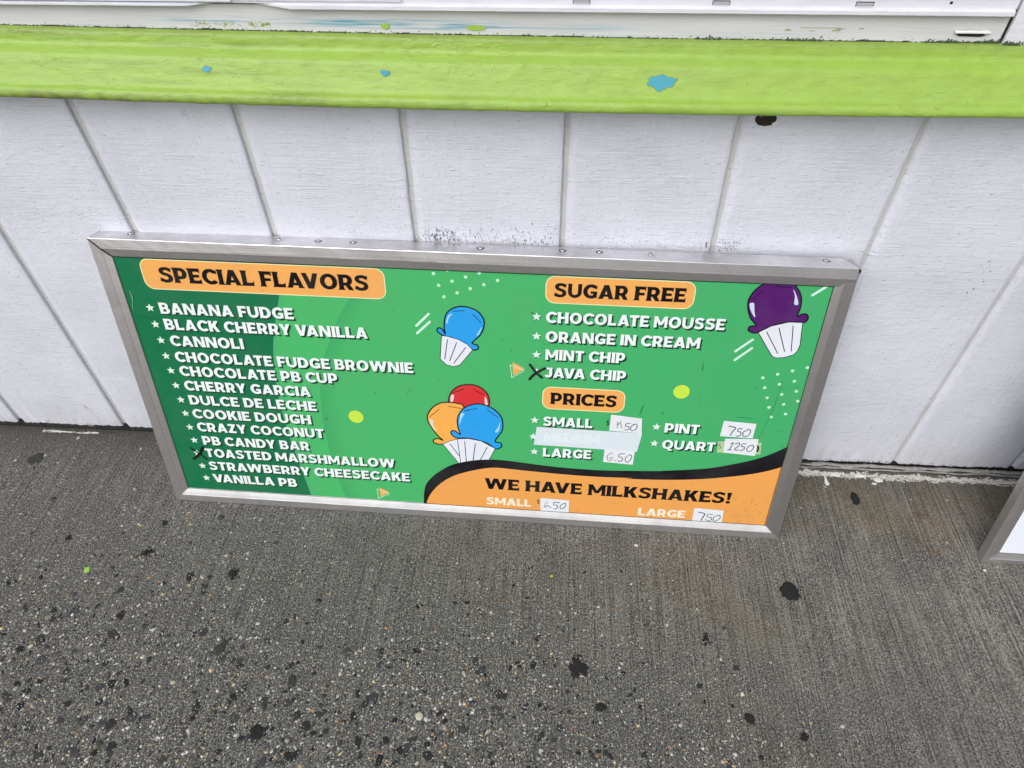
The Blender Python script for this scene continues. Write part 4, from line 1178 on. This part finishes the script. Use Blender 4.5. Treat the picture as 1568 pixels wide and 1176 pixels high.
def glyph(ch, f):
    s, h = .270, .215
    G = {
     'A': (.94, [D(.14, 0, .455, 1, .275), D(.80, 0, .485, 1, .275), R(.27, .17, .68, .34)] + ([R(-.03, 0, .30, .05), R(.64, 0, .97, .05)] if f > .04 else [])),
     'B': (.80, [ST(0, s, f), R(.1, 1 - h * .9, .46, 1), R(.1, .415, .48, .585), R(.1, 0, .48, h * .9), A(.45, .715, .29, .285, s, h * .9, -90, 90), A(.47, .295, .33, .295, s, h * .9, -90, 90)]),
     'C': (.84, [A(.50, .5, .50, .515, s, h * 1.05, 42, 318), R(.70, .70, .86, .95) if 0 else [(.72, .73), (.86, .73 - f), (.88, .93), (.80, .86)]]),
     'D': (.88, [ST(0, s, f), R(.1, 1 - h, .42, 1), R(.1, 0, .42, h), A(.40, .5, .48, .5, s * 1.03, h, -90, 90)]),
     'E': (.70, [ST(0, s, f), BH(.1, .68, 1 - h, 1, f * 2), R(.1, .41, .61, .59), BH(.1, .70, 0, h, f * 2)]),
     'F': (.66, [ST(0, s, f), BH(.1, .66, 1 - h, 1, f * 2), R(.1, .37, .60, .56)]),
     'G': (.88, [A(.50, .5, .50, .515, s, h * 1.05, 45, 312), R(.64, .06, .87, .50), R(.47, .34, .87, .51), [(.72, .73), (.85, .73 - f), (.87, .93), (.80, .86)]]),
     'H': (.88, [ST(0, s, f), ST(.88 - s, .88, f), R(.1, .40, .8, .60)]),
     'I': (.25, [ST(0, s, f)]),
     'J': (.60, [ST(.60 - s, .60, 0, .28, 1), R(.12, 1 - h, .5, 1), A(.27, .33, .33, .34, s, h, 200, 362)]),
     'K': (.83, [ST(0, s, f), D(.28, .36, .66, 1, .31), D(.70, 0, .40, .58, .30)]),
     'L': (.66, [ST(0, s, f), BH(.1, .66, 0, h, f * 2)]),
     'M': (1.06, [ST(0, .225, f), ST(.835, 1.06, f), D(.53, .22, .13, 1, .25), D(.53, .22, .93, 1, .25)]),
     'N': (.90, [ST(0, .235, f), ST(.665, .90, f), D(.745, 0, .155, 1, .29)]),
     'O': (.98, [A(.49, .5, .49, .515, s, h, 0, 180), A(.49, .5, .49, .515, s, h, 180, 360)]),
     'P': (.78, [ST(0, s, f), R(.1, 1 - h, .44, 1), R(.1, .26, .44, .26 + h * .9), A(.43, .63, .34, .37, s, h, -90, 90)]),
     'Q': (.98, [A(.49, .5, .49, .515, s, h, 0, 180), A(.49, .5, .49, .515, s, h, 180, 360), [(.46, .06), (.58, -.17), (.90, -.20), (.97, -.02), (.80, -.05), (.66, .06)]]),
     'R': (.82, [ST(0, s, f), R(.1, 1 - h, .44, 1), R(.1, .29, .44, .29 + h * .9), A(.43, .645, .34, .355, s, h, -90, 90), D(.68, 0, .44, .42, .29)]),
     'S': (.76, [SPINE] + ([[(.60, .82), (.70, .66), (.74, .96), (.64, .90)], [(.13, .20), (.02, .34), (-.01, .05), (.10, .10)]] if f > .04 else [])),
     'T': (.74, [ST(.37 - s / 2, .37 + s / 2, f, 0, .9), R(0, 1 - h, .74, 1), [(0, .80 - f * 2), (.09, .81), (.0, .9)], [(.74, .80 - f * 2), (.65, .81), (.74, .9)]]),
     'U': (.86, [R(0, .40, .24, 1), R(.62, .40, .86, 1), A(.43, .41, .43, .425, .24, h, 180, 360)]),
     'V': (.93, [D(.465 - .02, 0, .14, 1, .28), D(.465 + .02, 0, .79, 1, .28)]),
     'W': (1.42, [D(.39, 0, .14, 1, .27), D(.39, 0, .69, 1, .25), D(1.03, 0, .73, 1, .25), D(1.03, 0, 1.28, 1, .27)]),
     'Y': (.85, [ST(.425 - s / 2, .425 + s / 2, f, 0, .5), D(.425, .36, .14, 1, .28), D(.425, .36, .71, 1, .28)]),
     'Z': (.73, [R(.02, 1 - h, .71, 1), R(0, 0, .73, h), D(.15, .1, .57, .9, .30)]),
     '!': (.28, [[(.07, .32), (.22, .32), (.29, 1), (.0, 1)], [(.145 + .14 * math.cos(q * .5236), .12 + .13 * math.sin(q * .5236)) for q in range(12)]]),
    }
    return G[ch]
def typeset(s, u, v_, width, cap, slope, art, k, col, flare, gap=.075, du=0.0, dv=0.0, fat=0.0):
    KERN = {'VA': -.15, 'AV': -.15, 'AT': -.10, 'AY': -.12, 'WA': -.08, 'AW': -.08, 'RT': -.03, 'DY': -.05, 'RY': -.04, 'LT': -.1, 'OA': -.04, 'LA': .02, 'KO': -.05, 'KI': 0, 'TC': -.04}
    kern = lambda i: KERN.get(s[i:i + 2], 0)
    total = 0
    for i_, ch in enumerate(s): total += .32 if ch == ' ' else glyph(ch, flare)[0] + gap + kern(i_)
    total -= gap
    sc = width / (total * cap); x = 0
    v0 = v_ - slope * width / 2
    for i_, ch in enumerate(s):
        if ch == ' ': x += .32; continue
        w, strokes = glyph(ch, flare)
        for j, st in enumerate(strokes):
            cx = sum(p[0] for p in st) / len(st); cy = sum(p[1] for p in st) / len(st)
            pts = []
            for (px, py) in st:
                X_ = (x + px) * cap * sc; Y_ = py * cap
                pts.append((u + X_ + du, v0 + Y_ + slope * X_ + dv))
            art.poly(pts, k + j * .5, col)
        x += w + gap + kern(i_)
SL = .004
for (s, u, v_, w, cap, sl) in TEXT_WHITE:
    cap = .0270 if u < .5 else .0258
    a = Art()
    typeset(s, u, v_, w, cap, SL, a, 20, (.006, .030, .014), .02, du=.0026, dv=-.0028, gap=.10)
    typeset(s, u, v_, w, cap, SL, a, 17, (.014, .10, .042), .02, du=.0040, dv=-.0043, gap=.10)
    a.build('lettering_shadow')
    a = Art(); typeset(s, u, v_, w, cap, SL, a, 24, WHITE, .02, gap=.10); a.build('lettering')
for (s, u, v_, w, cap, sl) in TEXT_BLACK:
    a = Art(); typeset(s, u, v_, w, {'SPECIAL FLAVORS': .0350, 'SUGAR FREE': .0310, 'PRICES': .0310}.get(s, .0350), .002, a, 38, BLACK, .055, gap=.09); a.build('lettering')
for (s, u, v_, w, cap, sl) in TEXT_PLAIN:
    a = Art(); typeset(s, u, v_, w, .0240, .002, a, 38, (.78, .72, .58), .0); a.build('lettering')
def star(cx, cy, r):
    return [(cx + (r if i % 2 == 0 else r * .45) * math.cos(math.radians(90 + 36 * i)), cy + (r if i % 2 == 0 else r * .45) * math.sin(math.radians(90 + 36 * i))) for i in range(10)]
for (u, v_) in STARS:
    a = Art(); a.poly(star(u + .0012, v_ - .0014, .0105), 20, (.02, .12, .05)); a.poly(star(u, v_, .0105), 24, (.60, .76, .68)); a.build('star_bullet')
def disc(u, v_, r, n=18): return [(u + r * math.cos(6.2832 * i / n), v_ + r * math.sin(6.2832 * i / n)) for i in range(n)]
for (u, v_) in DOTS:
    a = Art(); a.poly(disc(u, v_, .0037, 12), 8, MINT); a.build('printed_dot')
for (u, v_) in CIRCLES:
    a = Art(); a.poly(disc(u, v_, .0178, 28), 8, (.50, .70, .060)); a.build('printed_circle', label='lime printed circle')
for q in BARS:
    a = Art(); a.ribbon(q, .0052, 8, (.55, .80, .66)); a.build('printed_dash')
for q, o in zip(TRI_FILL, TRI_LINE):
    a = Art(); a.poly(q, 8, (.78, .36, .10))
    for i in range(3): a.ribbon([o[i - 1], o[i]], .0013, 12 + i, (.55, .82, .62))
    a.build('printed_triangle')
# generic scoops in pleated paper cups (plain, without any face)
SC = {'blue': (.022, .30, .72), 'purple': (.075, .010, .125), 'red': (.58, .030, .035), 'orange': (.80, .37, .075)}
HL = {'blue': (.30, .58, .80), 'purple': (.55, .60, .75), 'red': (.72, .60, .62), 'orange': (.62, .62, .52)}
for n_, (cn, scoop, cup, pleats, lights, wisps) in enumerate(CUPS):
    k = {0: 50, 1: 50, 2: 12, 3: 18, 4: 24}[n_]
    if n_ < 2: k = 12
    a = Art()
    col = SC[cn]
    so_ = smooth_line(scoop, 4, closed=True)
    a.poly(so_, k, col)
    ol = .0030
    oc = clip(so_)
    for i in range(len(so_)): a.ribbon([so_[i - 1], so_[i]], ol, k + 2 + (i % 3) * .3, BLACK)
    for q in lights: a.poly(smooth_line(q, 3, closed=True), k + 1, HL[cn])
    for q in wisps: a.ribbon(q, .0016, k + 1.2, BLACK)
    if cup:
        a.poly(cup, k + 3.5, (.66, .69, .76))
        for i in range(len(cup)): a.ribbon([cup[i - 1], cup[i]], .0016, k + 4 + (i % 3) * .2, BLACK)
        for q in pleats: a.ribbon(q, .0019, k + 4.8, BLACK)
    a.build('printed_scoop_cup', label='printed %s scoop%s' % (cn, ' in a white pleated cup' if cup else ' behind the others'))
# paper price stickers with hand-written prices
PAPERS = {}
for n_, (txt, q) in enumerate(STICKERS):
    a = Art()
    pk = 44 if txt == 'oldtape' else (46 if txt in ('tape',) else 48 + n_)
    col = (.33, .50, .20) if txt == 'oldtape' else ((.58, .66, .72) if txt == 'tape' else (.67, .71, .76))
    a.poly(q, pk, col)
    st = a.build('price_sticker' if 'tape' not in txt else 'cover_tape', mat=PAPER,
                 label={'tape': 'long white tape strip hiding the medium price', 'oldtape': 'yellowed clear tape behind the quart price'}.get(txt))
    PAPERS[n_] = st
    if txt == 'tape':
        b_ = Art()
        for (s, u, v_, w, cap, sl) in TEXT_FAINT: typeset(s, u, v_, w, .0255, SL, b_, 47, (.65, .72, .76), .03)
        f_ = b_.build('faint_lettering', parent=st)
byst = {}
for i, (w, q) in enumerate(HAND):
    cu, cv = sum(p[0] for p in q) / len(q), sum(p[1] for p in q) / len(q)
    best = min((k for k in range(len(STICKERS)) if 'tape' not in STICKERS[k][0]), key=lambda k: math.hypot(sum(p[0] for p in STICKERS[k][1]) / 4 - cu, sum(p[1] for p in STICKERS[k][1]) / 4 - cv))
    byst.setdefault(best, Art()).ribbon(q, w * 1.5, 62 + (i % 4) * .5, (.012, .012, .016))
for k, ar in byst.items(): ar.build('handwriting', parent=PAPERS[k])
for n_ in (0, 2):
    a = Art()
    for i, (w, q) in enumerate(CROSSES[n_:n_ + 2]): a.ribbon(q, w * 1.35, 62 + i, (.008, .008, .008))
    a.build('marker_cross', label='black marker cross drawn over the bullet')
a = Art()
for i, (w, q) in enumerate(SCRATCHES): a.ribbon(q, w, 62 + (i % 4) * .5, (.008, .020, .010), taper=.6)
for i, (w, q) in enumerate(SCRATCH_LIGHT): a.ribbon(q, w, 62 + (i % 4) * .5, (.55, .58, .50), taper=.6)
r2 = random.Random(11)
for i in range(90):
    u, v_ = r2.uniform(P0, P1), r2.uniform(Q0, Q1); an = r2.uniform(0, 3.14); l_ = r2.uniform(.001, .005)
    a.ribbon([(u, v_), (u + l_ * math.cos(an), v_ + l_ * math.sin(an))], r2.uniform(.0002, .0007), 62, (.02, .06, .03) if v_ > .16 else (.10, .05, .02))
for i in range(40):
    u, v_ = r2.gauss(SW - .09, .03), r2.gauss(.10, .03)
    a.ribbon([(u, v_), (u + r2.uniform(-.003, .003), v_ + r2.uniform(-.002, .002))], r2.uniform(.0004, .0012), 62, (.16, .06, .015))
a.build('scratch', kind='stuff')
# dark line where the panel meets the frame
a = Art()
for (p, q) in (((P0 + .002, Q0), (P0 + .002, Q1)), ((P0, Q1 - .002), (P1, Q1 - .002)), ((P1 - .002, Q0), (P1 - .002, Q1)), ((P0, Q0 + .002), (P1, Q0 + .002))):
    a.ribbon([p, q], .0014, 70, (.012, .02, .014))
a.build('panel_edge_gap')

# ------------------------------------------------------------ second sign, cut by the right edge of the picture
L2 = math.radians(12.5)
W2, H2 = .62, .99
up2 = Vector((0, math.sin(L2), math.cos(L2)))
ux2 = Vector((1, -.012, 0)); ux2 = (ux2 - up2 * ux2.dot(up2)).normalized()
s2 = empty('blank_sign', mat=basis((2.217, -.282, .0015), ux2, up2), label='blank white sign in aluminium frame leaning at the right edge', cat='sign')
SECT2 = [(.002, -.024), (0, -.024), (0, -.0014), (.0014, 0), (.0140, 0), (.0150, -.0012), (.0315, -.0046), (.0320, -.0080)]
for sd_ in 'tblr': bar(s2, W2, H2, sd_, ALU_X if sd_ in 'tb' else ALU_Z, sect=SECT2, seed=ord(sd_), wob=.0002)
mesh('sign_panel', *box(.030, W2 - .030, .0055, .020, .030, H2 - .030), NT('white_panel').done((.72, .75, .83), .35), s2)
mesh('panel_edge_gap', *box(.0318, W2 - .0318, .0052, .0056, .0316, .0327), DARK, s2)
